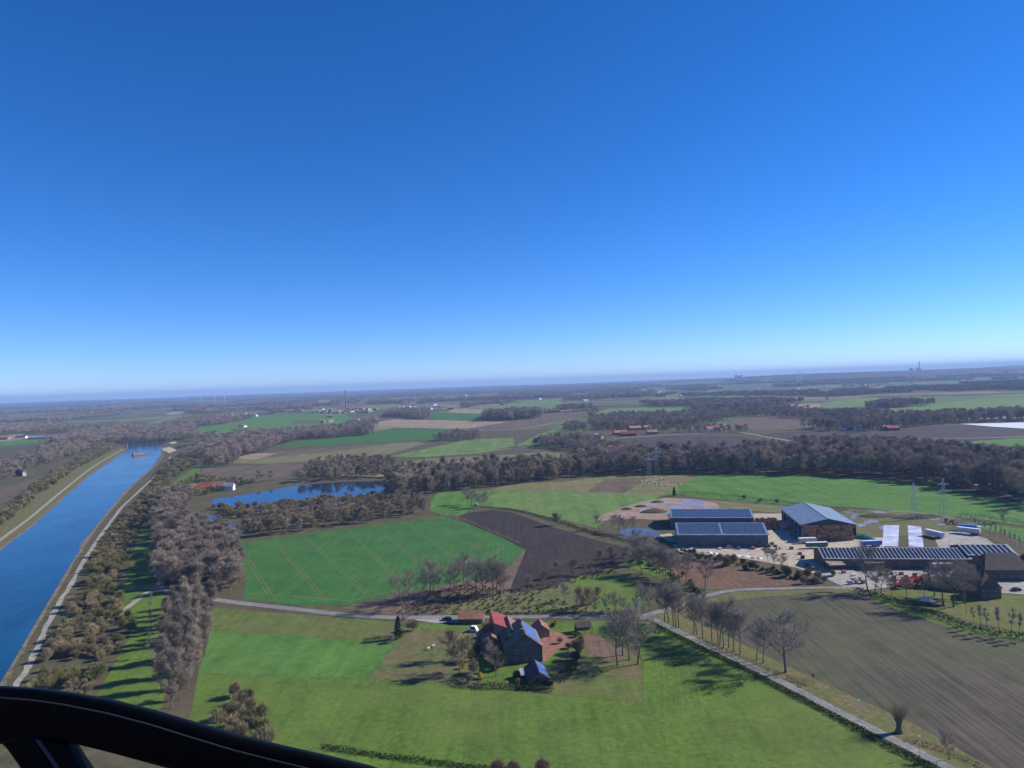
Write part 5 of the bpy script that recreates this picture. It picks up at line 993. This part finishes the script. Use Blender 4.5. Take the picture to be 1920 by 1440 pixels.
# ---- power pylons
def pylon(x, y, top, label):
    b = Q(x, y); D = b.y; Hh = up_to(x, top, D); e = tag(empty('pylon', b, math.atan2(-b.x, b.y)*0+.25), label, 'pylon', 'power pylons'); m = MB(); w0, w1 = Hh*.085, Hh*.016; lv = [0, .16, .31, .44, .56, .67, .77, .86, .94, 1]
    def cor(t): r_ = w0+(w1-w0)*min(1, t/.9); return [Vector((sx*r_, sy*r_, t*Hh)) for sx, sy in ((-1, -1), (1, -1), (1, 1), (-1, 1))]
    for a, c in zip(lv, lv[1:]):
        A_, B_ = cor(a), cor(c)
        for k in range(4): m.tube(A_[k], B_[k], .09, .09, 4); m.tube(A_[k], B_[(k+1) % 4], .03, .03, 3); m.tube(A_[(k+1) % 4], B_[k], .03, .03, 3); m.tube(B_[k], B_[(k+1) % 4], .03, .03, 3)
    m.obj('mast', M['steel'], e)
    for t, w_ in ((.66, .27), (.84, .19)):
        a = MB(); z = t*Hh
        for s in (-1, 1):
            tip = Vector((s*w_*Hh, 0, z)); c = cor(t); d = cor(t+.05)
            for q in c: a.tube(q, tip, .05, .05, 4)
            for q in d: a.tube(q, tip, .05, .04, 4)
            for f in (.5, .95): a.tube((s*w_*Hh*f, 0, z), (s*w_*Hh*f, 0, z-Hh*.035), .06, .06, 5)
        a.obj('crossarm', M['steel'], e)
pylon(1217, 895, 845, 'left pale pylon of the pair on the sheep pasture'); pylon(1232, 890, 840, 'right pylon of the pair on the sheep pasture'); pylon(1715, 974, 905, 'left pylon of the pair above the silage sheets'); pylon(1770, 968, 897, 'right pylon of the pair above the silage sheets')
pylon(970, 870, 826, 'left distant pylon rising behind the tan tree wood'); pylon(980, 870, 832, 'right distant pylon rising behind the tan tree wood')
# ---- barge
e = tag(empty('barge', Q(262, 853), math.atan2(1, 0)-P90-.42), 'long brown barge sailing on the canal bend', 'barge'); e.scale = (.62, .55, .7); b = MB()
pr = [(-4, -26), (4, -26), (4.2, 18), (2.6, 25), (0, 28), (-2.6, 25), (-4.2, 18)]
b.poly([(x, y, 2.0) for x, y in pr]); 
for k in range(7): (xa, ya), (xb, yb) = pr[k], pr[(k+1) % 7]; b.poly([(xa*.9, ya*.97, 0), (xb*.9, yb*.97, 0), (xb, yb, 2.0), (xa, ya, 2.0)])
b.obj('hull', M['rust'], e); b = MB(); b.box(-3.2, 3.2, -14, 19, 2.003, 3.4); b.obj('cargo_hold', M['mud'], e); b = MB(); b.box(-2.6, 2.6, -24, -17, 2.003, 5); b.box(-2.2, 2.2, -22, -18, 5.003, 7.2); b.obj('wheelhouse', M['r_orange'], e)
# ---- distant houses
def small_house(x, y, L, wall, roof, label, rz=None, group=None, sc_=1.0, name='house'):
    W, e_, r_ = L*.62, 4.2*sc_, 7.6*sc_; m = MB(); p = [(-L/2, -W/2), (L/2, -W/2), (L/2, W/2), (-L/2, W/2)]
    o = empty(name, Q(x, y), rnd.uniform(0, 3.1) if rz is None else rz); tag(o, label, 'house', group)
    for k in range(4): (xa, ya), (xb, yb) = p[k], p[(k+1) % 4]; m.poly([(xa, ya, 0), (xb, yb, 0), (xb, yb, e_), (xa, ya, e_)])
    m.poly([(-L/2, -W/2, e_), (-L/2, 0, r_), (-L/2, W/2, e_)]); m.poly([(L/2, -W/2, e_), (L/2, W/2, e_), (L/2, 0, r_)]); m.obj('wall', wall, o); q = MB(); v = .4
    for s in (-1, 1):
        a = [(-L/2-v, s*(W/2+v), e_-.3), (L/2+v, s*(W/2+v), e_-.3), (L/2+v, 0, r_+.1), (-L/2-v, 0, r_+.1)]; q.poly(a); q.poly([(x_, y_, z+.25) for x_, y_, z in a][::-1])
    q.obj('roof', roof, o); return o
sh = small_house
sh(382, 920, 17, M['white'], M['r_red'], 'white cottage with red roof left of the ponds', .3); sh(409, 917, 15, M['white'], M['r_brown'], 'white cottage right of the red roofed one by the ponds', .2); sh(430, 919, 10, M['white'], M['r_grey'], 'small white shed rightmost by the ponds', 0); sh(360, 922, 9, M['brick2'], M['tanf'], 'small tan roofed hut left of the pond cottages', .4)
sh(1163, 815, 24, M['brick2'], M['r_orange'], 'long red roofed farm building low in the hamlet', .1); sh(1178, 817, 26, M['brick'], M['r_red'], 'red roofed barn right of the long hamlet building', 0); sh(1190, 806, 24, M['brick2'], M['r_orange'], 'orange roofed house higher in the hamlet', .2); sh(1213, 805, 16, M['brick2'], M['r_orange'], 'small orange roofed house in the hamlet wood', .4); sh(1222, 814, 18, M['brick2'], M['r_orange'], 'square orange roofed house at the hamlet lane', .1); sh(1235, 790, 18, M['brick'], M['r_dark'], 'dark roofed house in the wood above the hamlet', .2)
sh(1336, 810, 24, M['white'], M['r_orange'], 'white house with orange roof alone at the lane', .1, sc_=1.4); sh(1322, 811, 14, M['white'], M['r_grey'], 'white shed left of the lone white house', .2); sh(1358, 802, 14, M['white'], M['r_brown'], 'small pale house right behind the lone white house')
for k, (x, y) in enumerate([(1008, 830), (1014, 828), (1050, 830), (1070, 826), (1094, 829), (1098, 826), (1108, 824), (1117, 822), (1122, 823), (1088, 836)]): sh(x, y, rnd.uniform(13, 20), M['white'] if k % 2 else M['brick2'], M['r_grey'] if k > 4 else M['r_orange'], '{} house in the hamlet of the middle distance'.format(nth(k)), None, 'houses of the middle hamlet')
for k, (x, y, L, wl, rf) in enumerate([(1586, 806, 18, 'white', 'r_orange'), (1594, 806, 14, 'brick2', 'r_orange'), (1608, 806, 16, 'white', 'r_grey'), (1618, 806, 14, 'white', 'r_brown'), (1628, 805, 10, 'white', 'r_grey'), (1672, 807, 20, 'brick', 'r_red'), (1662, 806, 14, 'brick2', 'r_brown')]): sh(x, y, L, M[wl], M[rf], '{} building in the farmstead between the dark fields'.format(nth(k)), .1, 'farmstead between the dark fields')
sh(1034, 773, 52, M['brick2'], M['r_red'], 'long red roofed barn beside the tan field', 0, name='barn'); sh(815, 763, 40, M['white'], M['r_grey'], 'pale barn beyond the far green field', .1, name='barn'); sh(668, 790, 22, M['white'], M['r_brown'], 'white house in the trees left of the tan field'); sh(666, 800, 12, M['white'], M['r_grey'], 'small white shed below the white tree house')
for k, (x, y, L, wl, rf) in enumerate([(8, 824, 26, 'brick2', 'r_brown'), (40, 822, 24, 'white', 'r_dark'), (70, 823, 34, 'brick2', 'r_metal'), (95, 822, 24, 'brick', 'r_brown'), (112, 820, 24, 'white', 'r_brown'), (130, 821, 26, 'brick', 'r_dark'), (146, 820, 14, 'white', 'r_brown')]): sh(x, y, L, M[wl], M[rf], '{} farm building from the left behind the left canal wood'.format(nth(k)), rnd.uniform(-.3, .3), 'farm buildings beyond the canal')
sh(37, 892, 8, M['wood'], M['r_dark'], 'small dark hut on the left bank'); sh(46, 892, 7, M['white'], M['r_grey'], 'small white hut on the left bank')
vill = [(330+rs.uniform(0, 45), rs.uniform(794, 799)) for _ in range(9)]+[(420+rs.uniform(0, 60), rs.uniform(776, 781)) for _ in range(16)]+[(585+rs.uniform(0, 110), rs.uniform(767, 776)) for _ in range(52)]+[(730+rs.uniform(0, 60), rs.uniform(763, 769)) for _ in range(20)]+[(790+rs.uniform(0, 60), rs.uniform(765, 768)) for _ in range(8)]+[(640, 805), (658, 803), (410, 787), (618, 781), (619, 783), (452, 800), (456, 801), (606, 793), (620, 791)]
for k, (x, y) in enumerate(sorted(vill)): sh(x, y, rs.uniform(13, 24), M[rs.choice(['white', 'brick2', 'brick2', 'brick'])], M[rs.choice(['r_orange', 'r_brown', 'r_brown', 'r_dark', 'r_grey'])], 'one of the small roofs of the far village, {} from the left'.format(nth(k)), None, 'village houses in the distance')
spk = [(rs.uniform(700, 1960), rs.uniform(8, 40)) for _ in range(70)]
for k, (x, dy) in enumerate(sorted(spk)): sh(x, 718+(960-x)*.0349+12+dy*.75, rs.uniform(18, 34)*(1.6 if dy < 20 else 1), M[rs.choice(['white', 'white', 'brick2'])], M[rs.choice(['r_orange', 'r_grey', 'r_brown'])], 'lone far farmhouse among the woods, {} from the left'.format(nth(k)), None, 'far farmhouses among the woods', sc_=1.2)
for x, dy, L in ((1232, 14, 90), (945, 17, 110), (965, 17, 80), (1040, 25, 90)): sh(x, 718+(960-x)*.0349+dy, L, M['white'], M['plastic'], 'long white hall in the far woods at {}'.format({1232: 'the right', 945: 'the middle', 965: 'the middle right of another', 1040: 'the field edge'}[x]), 0, 'white halls in the distance')
def mast(x, y, top, label, name, r0, r1, mat, bands=False):
    b = Q(x, y); Hh = up_to(x, top, b.y); e = tag(empty(name, b), label, name.replace('_', ' ')); m = MB(); n = 8
    for k in range(n): m.tube((0, 0, Hh*k/n), (0, 0, Hh*(k+1)/n), r0+(r1-r0)*k/n, r0+(r1-r0)*(k+1)/n, 10, (k % 2) if bands else 0)
    m.obj('shaft', [M[mat], M['wpaint']], e); c = MB(); c.lathe([(r1*1.15, Hh), (r1*1.15, Hh+2), (r1*.7, Hh+2)], 10); c.obj('rim', M[mat], e); return e, Hh
mast(649, 772, 733, 'slender red brick chimney rising over the far village', 'chimney', 3.2, 2.2, 'brick2')
def turbine(x, y, hub, label):
    b = Q(x, y); Hh = up_to(x, hub, b.y); e = tag(empty('wind_turbine', b, rs.uniform(-.6, .6)), label, 'wind turbine', 'wind turbines on the horizon'); m = MB(); m.tube((0, 0, 0), (0, 0, Hh), 2.6, 1.6, 10); m.obj('tower', M['wpaint'], e)
    n = MB(); n.box(-2, 2, -5, 6, Hh-1.8, Hh+2.2); n.obj('nacelle', M['wpaint'], e); a0 = rs.uniform(0, 2)
    for k in range(3):
        a = a0+k*2.094; d = Vector((math.cos(a), 0, math.sin(a))); bl = MB(); q = Vector((0, -6, Hh)); s_ = d.cross(Vector((0, 1, 0))); L = Hh*.45
        bl.poly([q-s_*1.1, q+d*L*.2-s_*2.2, q+d*L-s_*.4, q+d*L+s_*.4, q+d*L*.2+s_*1.6, q+s_*1.1]); bl.poly([p+Vector((0, .6, 0)) for p in (q+s_*1.1, q+d*L*.2+s_*1.6, q+d*L+s_*.4, q+d*L-s_*.4, q+d*L*.2-s_*2.2, q-s_*1.1)]); bl.obj('blade', M['wpaint'], e)
for k, (x, y, h) in enumerate([(347, 753, 745), (378, 752, 743), (403, 752, 743), (421, 751, 742)]): turbine(x, y, h, '{} small wind turbine from the left on the left horizon'.format(nth(k)))
turbine(1495, 721, 701, 'left of the two tall wind turbines on the right'); turbine(1501, 720, 699, 'right of the two tall wind turbines on the right')
# ---- far woods: rugged canopies
M['canopy'] = land('far_bare_canopy', (.065, .052, .05), (.115, .09, .082), (.075, .075, .048), stripe=.1, big=260, fine=14, patch=.8)
def near_field(x, y): return any(b[0] < x < b[2] and b[1] < y < b[3] and inpoly(x, y, P) for P, b in FPOLY)
FPOLY = []
FF.append(('village', [(560, 786), (570, 770), (640, 764), (860, 758), (862, 768), (800, 772), (710, 778), (690, 786)], None, 0)); FF.append(('village', [(412, 786), (420, 772), (500, 768), (500, 778)], None, 0))
for _f in FF:
    P_ = [Q(*p) for p in _f[1]]; c_ = sum(P_, Vector((0, 0, 0)))/len(P_); P_ = [c_+(p-c_)*1.02 for p in P_]
    # keep the view over each field open: no canopy in the strip just before it either
    lo = [Vector((p.x*(1-150/p.length), p.y*(1-150/p.length), 0)) for p in P_]
    for PP in (P_, lo): FPOLY.append((PP, (min(p.x for p in PP), min(p.y for p in PP), max(p.x for p in PP), max(p.y for p in PP))))
for _o in [o for o in C.objects if o.name.startswith('far_field')]:
    P_ = [Vector((v.co.x, v.co.y, 0)) for v in _o.data.vertices]
    FPOLY.append((P_, (min(p.x for p in P_), min(p.y for p in P_), max(p.x for p in P_), max(p.y for p in P_))))
def canopy(name, x0, x1, y0, y1, cell, h, label, cover=.1, hill=None, sc_=1/700, seed=0, kind='stuff'):
    nx, ny = int((x1-x0)/cell), int((y1-y0)/cell); rr = np.random.RandomState(seed+3); v = []; ok = np.zeros((ny+1, nx+1), bool)
    for j in range(ny+1):
        for i in range(nx+1):
            x = x0+i*cell+rr.uniform(-.35, .35)*cell; y = y0+j*cell+rr.uniform(-.35, .35)*cell
            g = hill(x, y) if hill else 0; n = noise.fractal(Vector((x*sc_, y*sc_*.7, seed)), 1, 2, 4); edge = min(x-x0, x1-x, (y-y0)*1.5, y1-y)/(cell*14)
            w_ = n > cover-min(0, 0)+max(0, 1-edge)*.6 and not near_field(x, y); ok[j, i] = w_; v.append((x, y, g+(h*rr.uniform(.82, 1.1) if w_ else 0)))
    f = []
    for j in range(ny):
        for i in range(nx):
            if ok[j:j+2, i:i+2].any(): a = j*(nx+1)+i; f.append((a, a+1, a+nx+2, a+nx+1))
    used = sorted({q for t in f for q in t}); mp = {q: k for k, q in enumerate(used)}
    me = mesh(name, [v[q] for q in used], [tuple(mp[q] for q in t) for t in f], M['canopy']); o = link(name, me); return tag(o, label, 'wood', None, kind)
def hillf(x, y):
    s = lambda a, b, t: max(0, min(1, (t-a)/(b-a)))
    r = math.exp(-((y-9500)/2300)**2)*(58*(3*s(300, 3600, x)**2-2*s(300, 3600, x)**3)+14*noise.noise(Vector((x/1800, y/2500, 5)))*s(0, 2000, x))
    return max(0, r)
def hill_mesh(name, x0, x1, y0, y1, cell, fn, mat):
    nx, ny = int((x1-x0)/cell), int((y1-y0)/cell); v = [(x0+i*cell, y0+j*cell, fn(x0+i*cell, y0+j*cell)-1.0) for j in range(ny+1) for i in range(nx+1)]; f = [(j*(nx+1)+i, j*(nx+1)+i+1, (j+1)*(nx+1)+i+1, (j+1)*(nx+1)+i) for j in range(ny) for i in range(nx)]
    link(name, mesh(name, v, f, mat, smooth=True))['kind'] = 'structure'
hill_mesh('hills', -1000, 12000, 3500, 16500, 130, hillf, M['farland'])
def farscatter(x0, x1, y0, y1, sp, h, cover, label, sc_, seed, wide=1.2):
    rr = random.Random(seed); pts = []; y = y0
    while y < y1:
        x = x0
        while x < x1:
            a, b = x+rr.uniform(-.45, .45)*sp, y+rr.uniform(-.45, .45)*sp
            if abs(a) < b*.82+200 and noise.fractal(Vector((a*sc_, b*sc_*.7, seed)), 1, 2, 4) > cover and not near_field(a, b): pts.append((Vector((a, b, hillf(a, b))), h/20*rr.uniform(.75, 1.2), wide*rr.uniform(.9, 1.25)))
            x += sp
        y += sp
    return stuff('far_wood', pts, ['wood'], label, 'wood')
farscatter(-2600, 500, 1500, 3600, 13, 15, .12, 'far woods left of the village', 1/650, 1)
farscatter(500, 3200, 1800, 4200, 13.5, 16, .12, 'far bare woods beyond the hamlets', 1/650, 2)
farscatter(-5600, -2600, 1600, 4200, 22, 17, .07, 'far woods at the left edge', 1/800, 8, 1.6)
farscatter(-2600, 500, 3600, 4300, 18, 17, .08, 'far woods behind the village', 1/800, 9, 1.5)
farscatter(-5800, 6000, 4250, 6800, 31, 19, .05, 'far belt of bare woods in the middle of the plain', 1/900, 4, 2.3)
canopy('far_wood', -9000, 10000, 6500, 12500, 70, 22, 'most distant woods below the horizon', cover=-.06, hill=hillf, sc_=1/1500, seed=5)
canopy('far_wood', -16000, 16000, 12500, 25500, 170, 24, 'wooded horizon', cover=-.2, hill=hillf, sc_=1/2600, seed=6)
far_hill = lambda x, y: max(0, 55*math.exp(-((x-11500)/1500)**2-((y-15500)/900)**2)+62*math.exp(-((x-12500)/4200)**2-((y-15500)/900)**2))
hill_mesh('far_hill', 3000, 18000, 13500, 17500, 150, lambda x, y: far_hill(x, y), M['farland'])
# ---- power station on the horizon
def station(px, top, wpx, base_z, D, label, chim=None, n=1):
    d = ray(px, top); k = D/d.y; x = d.x*k; zt = CAMZ+d.z*k; W = wpx/F*D; e = tag(empty('power_station', (x, D, 0)), label, 'power station'); 
    for q in range(n):
        m = MB(); m.box(-W/2+q*W/n*1.05, -W/2+(q+.85)*W/n, -30, 30, 0, zt*(1 if q % 2 == 0 else .93)); m.obj('boiler_house', M['haze_far'], e)
    if chim:
        d = ray(chim[0], chim[1]); k = D/d.y; z2 = CAMZ+d.z*k; m = MB(); m.tube((d.x*k-x, 0, 0), (d.x*k-x, 0, z2), 9, 6, 12, cap=True); m.obj('chimney', M['haze_far'], e)
station(1709, 690, 5, 0, 10500, 'pale boiler block left of the tall power station chimney', n=2); station(1722, 689.5, 7, 0, 10500, 'pale power station with tall chimney on the right horizon', (1723.5, 677), 2)
station(1385, 703.5, 14, 0, 11500, 'faint blocks of a far plant on the horizon', None, 3)
mast(1799, 704, 687, 'thin mast on the far right horizon', 'radio_mast', 2.5, 1.5, 'haze_far')
# ------------------------------------------------------------------ cockpit frame
CD = .62
def K3(px, py, d=CD): r_ = ray(px, py); return Vector((0, 0, CAMZ))+r_*(d/F)
fr_root = tag(empty('cockpit_frame', K3(0, 1380)), 'black curved cockpit window frame at the lower left corner', 'cockpit frame')
def beam(name, top, bot, depth, mat, bev=.006):
    """a beam between two outlines with real depth, rounded edges"""
    bm = bmesh.new(); rows = []; dv = Vector((.1, 1, -.25)).normalized()*depth; o0 = fr_root.location
    for (a, b) in zip(top, bot):
        A_, B_ = K3(*a)-o0, K3(*b)-o0; rows.append([bm.verts.new(p) for p in (A_, B_, B_+dv, A_+dv)])
    for r0, r1 in zip(rows, rows[1:]):
        for k in range(4): bm.faces.new((r0[k], r0[(k+1) % 4], r1[(k+1) % 4], r1[k]))
    bm.faces.new(rows[0]); bm.faces.new(rows[-1][::-1]); bmesh.ops.recalc_face_normals(bm, faces=bm.faces)
    me = bpy.data.meshes.new(name); bm.to_mesh(me); bm.free(); me.materials.append(mat); me.polygons.foreach_set('use_smooth', [True]*len(me.polygons)); o = link(name, me, fr_root); b_ = o.modifiers.new('b', 'BEVEL'); b_.width = bev; b_.segments = 4; b_.limit_method = 'ANGLE'; b_.angle_limit = R(40); return o
M['cockpit'] = solid('black_cockpit_paint', (.0018, .0018, .003), .45, .07, .3, 60)
M['highlight'] = solid('grey_painted_highlight', (.022, .022, .032), .5, .4, .2, 40)  # paler grey that paints the frame's highlight streak and lit edge
tp = [(-160, 1288), (-60, 1288), (0, 1291), (60, 1295), (120, 1303), (200, 1318), (280, 1338), (360, 1362), (440, 1385), (520, 1404), (600, 1422), (680, 1441), (760, 1466), (860, 1500)]
bt = [(-160, 1420), (-60, 1402), (0, 1398), (62, 1384), (120, 1394), (200, 1414), (280, 1436), (340, 1452), (430, 1480), (510, 1500), (600, 1522), (680, 1545), (760, 1570), (860, 1600)]
beam('top_rail', tp, bt, .018, M['cockpit'])
glint_tube = MB(); bp_ = [K3(x, y+17+abs(x)*.012, CD-.001)-fr_root.location for x, y in tp]  # added tube, its paler colour paints a highlight along the rail
for p0, p1 in zip(bp_, bp_[1:]): glint_tube.tube(p0, p1, .0008, .0008, 6)
glint_tube.obj('painted_streak', M['highlight'], fr_root, smooth=True)
beam('strut', [(-30, 1392), (0, 1398), (30, 1440), (70, 1500), (110, 1560)], [(52, 1370), (64, 1384), (78, 1412), (118, 1480), (165, 1560)], .03, M['cockpit'])
beam('inner_edge', [(62, 1385), (72, 1400), (92, 1430), (130, 1485)], [(72, 1386), (83, 1400), (104, 1430), (142, 1485)], .012, M['highlight'], .002)  # lit edge of the inner frame, its light put into the grey
beam('inner_strut', [(74, 1388), (86, 1400), (108, 1432), (150, 1490)], [(112, 1392), (118, 1400), (138, 1432), (178, 1490)], .02, M['cockpit'], .003)
# ------------------------------------------------------------------ haze
hz = MB(); hz.box(-26800, 26800, -600, 26800, -1.5, 216); ho = hz.obj('haze', None); ho.data.materials.clear(); ho['kind'] = 'stuff'; ho['label'] = 'blue spring haze over the plain'
hm = bpy.data.materials.new('haze'); hm.use_nodes = True; n = hm.node_tree; n.nodes.remove(n.nodes['Principled BSDF']); pv = n.nodes.new('ShaderNodeVolumePrincipled'); pv.inputs['Color'].default_value = (.40, .61, 1, 1); pv.inputs['Density'].default_value = 7.5e-5; pv.inputs['Anisotropy'].default_value = 0
n.links.new(pv.outputs[0], n.nodes['Material Output'].inputs['Volume']); ho.data.materials.append(hm)


# ------------------------------------------------------------------ clutter on the farm yard
def pallets(x, y, n, mat, label):
    e = tag(empty('pallet_stack', Q(x, y), rnd.uniform(-.4, .4)), label, 'pallet stack', 'pallet stacks on the yard')
    for k in range(n):
        b = MB(); z = k*.5
        for q in range(5): b.box(-1.0+q*.42, -.7+q*.42, -.7, .7, z+.13, z+.17)
        for q in (-.65, -.05, .55): b.box(-1.0, .98, q, q+.1, z, z+.127)
        b.box(-.9, .9, -.6, .6, z+.173, z+.49); b.obj('pallet', mat, e)
for k, (x, y, n_, m_) in enumerate(sorted([(1505, 1048, 4, 'wood'), (1500, 1040, 3, 'crate'), (1513, 1062, 3, 'wood'), (1525, 1070, 4, 'crate'), (1536, 1076, 2, 'wood'), (1484, 1030, 3, 'wood'), (1470, 1040, 2, 'crate'), (1582, 1075, 3, 'mud'), (1650, 1080, 3, 'crate'), (1640, 1086, 2, 'wpaint'), (1676, 1085, 3, 'wood'), (1600, 1080, 2, 'wpaint'), (1690, 1078, 3, 'crate'), (1492, 1010, 3, 'wood'), (1484, 1004, 2, 'gpaint'), (1505, 1004, 3, 'bpaint'), (1620, 1025, 3, 'wpaint'), (1640, 1018, 2, 'mud'), (1760, 1086, 3, 'rpaint'), (1752, 1092, 2, 'rust'), (1350, 1030, 2, 'wpaint'), (1385, 1030, 3, 'bpaint'), (1300, 1028, 2, 'bpaint'), (1412, 1030, 3, 'crate'), (1455, 990, 3, 'wood')])):
    pallets(x, y, n_, M[m_], '{} pallet stack from the left on the big farm yard'.format(nth(k)))
for k, (x, y, m_) in enumerate([(1696, 1087, 'rpaint'), (1706, 1102, 'rpaint'), (1680, 1096, 'rust'), (1728, 1090, 'rpaint'), (1742, 1098, 'rust'), (1718, 1084, 'rust')]):
    machine(Q(x, y), rnd.uniform(0, 6), M[m_], '{} smaller farm implement in the red group on the yard'.format(nth(k)), s=.9)
for k, (x, y, m_) in enumerate([(1598, 1056, 'kpaint'), (1665, 1062, 'spaint'), (1745, 1064, 'wpaint'), (1758, 1064, 'kpaint'), (1640, 1062, 'bpaint'), (1862, 1083, 'kpaint')]):
    car(Q(x, y), rnd.uniform(-.3, .3), M[m_], '{} vehicle counted along the shaded front of the long shed'.format(nth(k)), 'cars parked on the big yard')
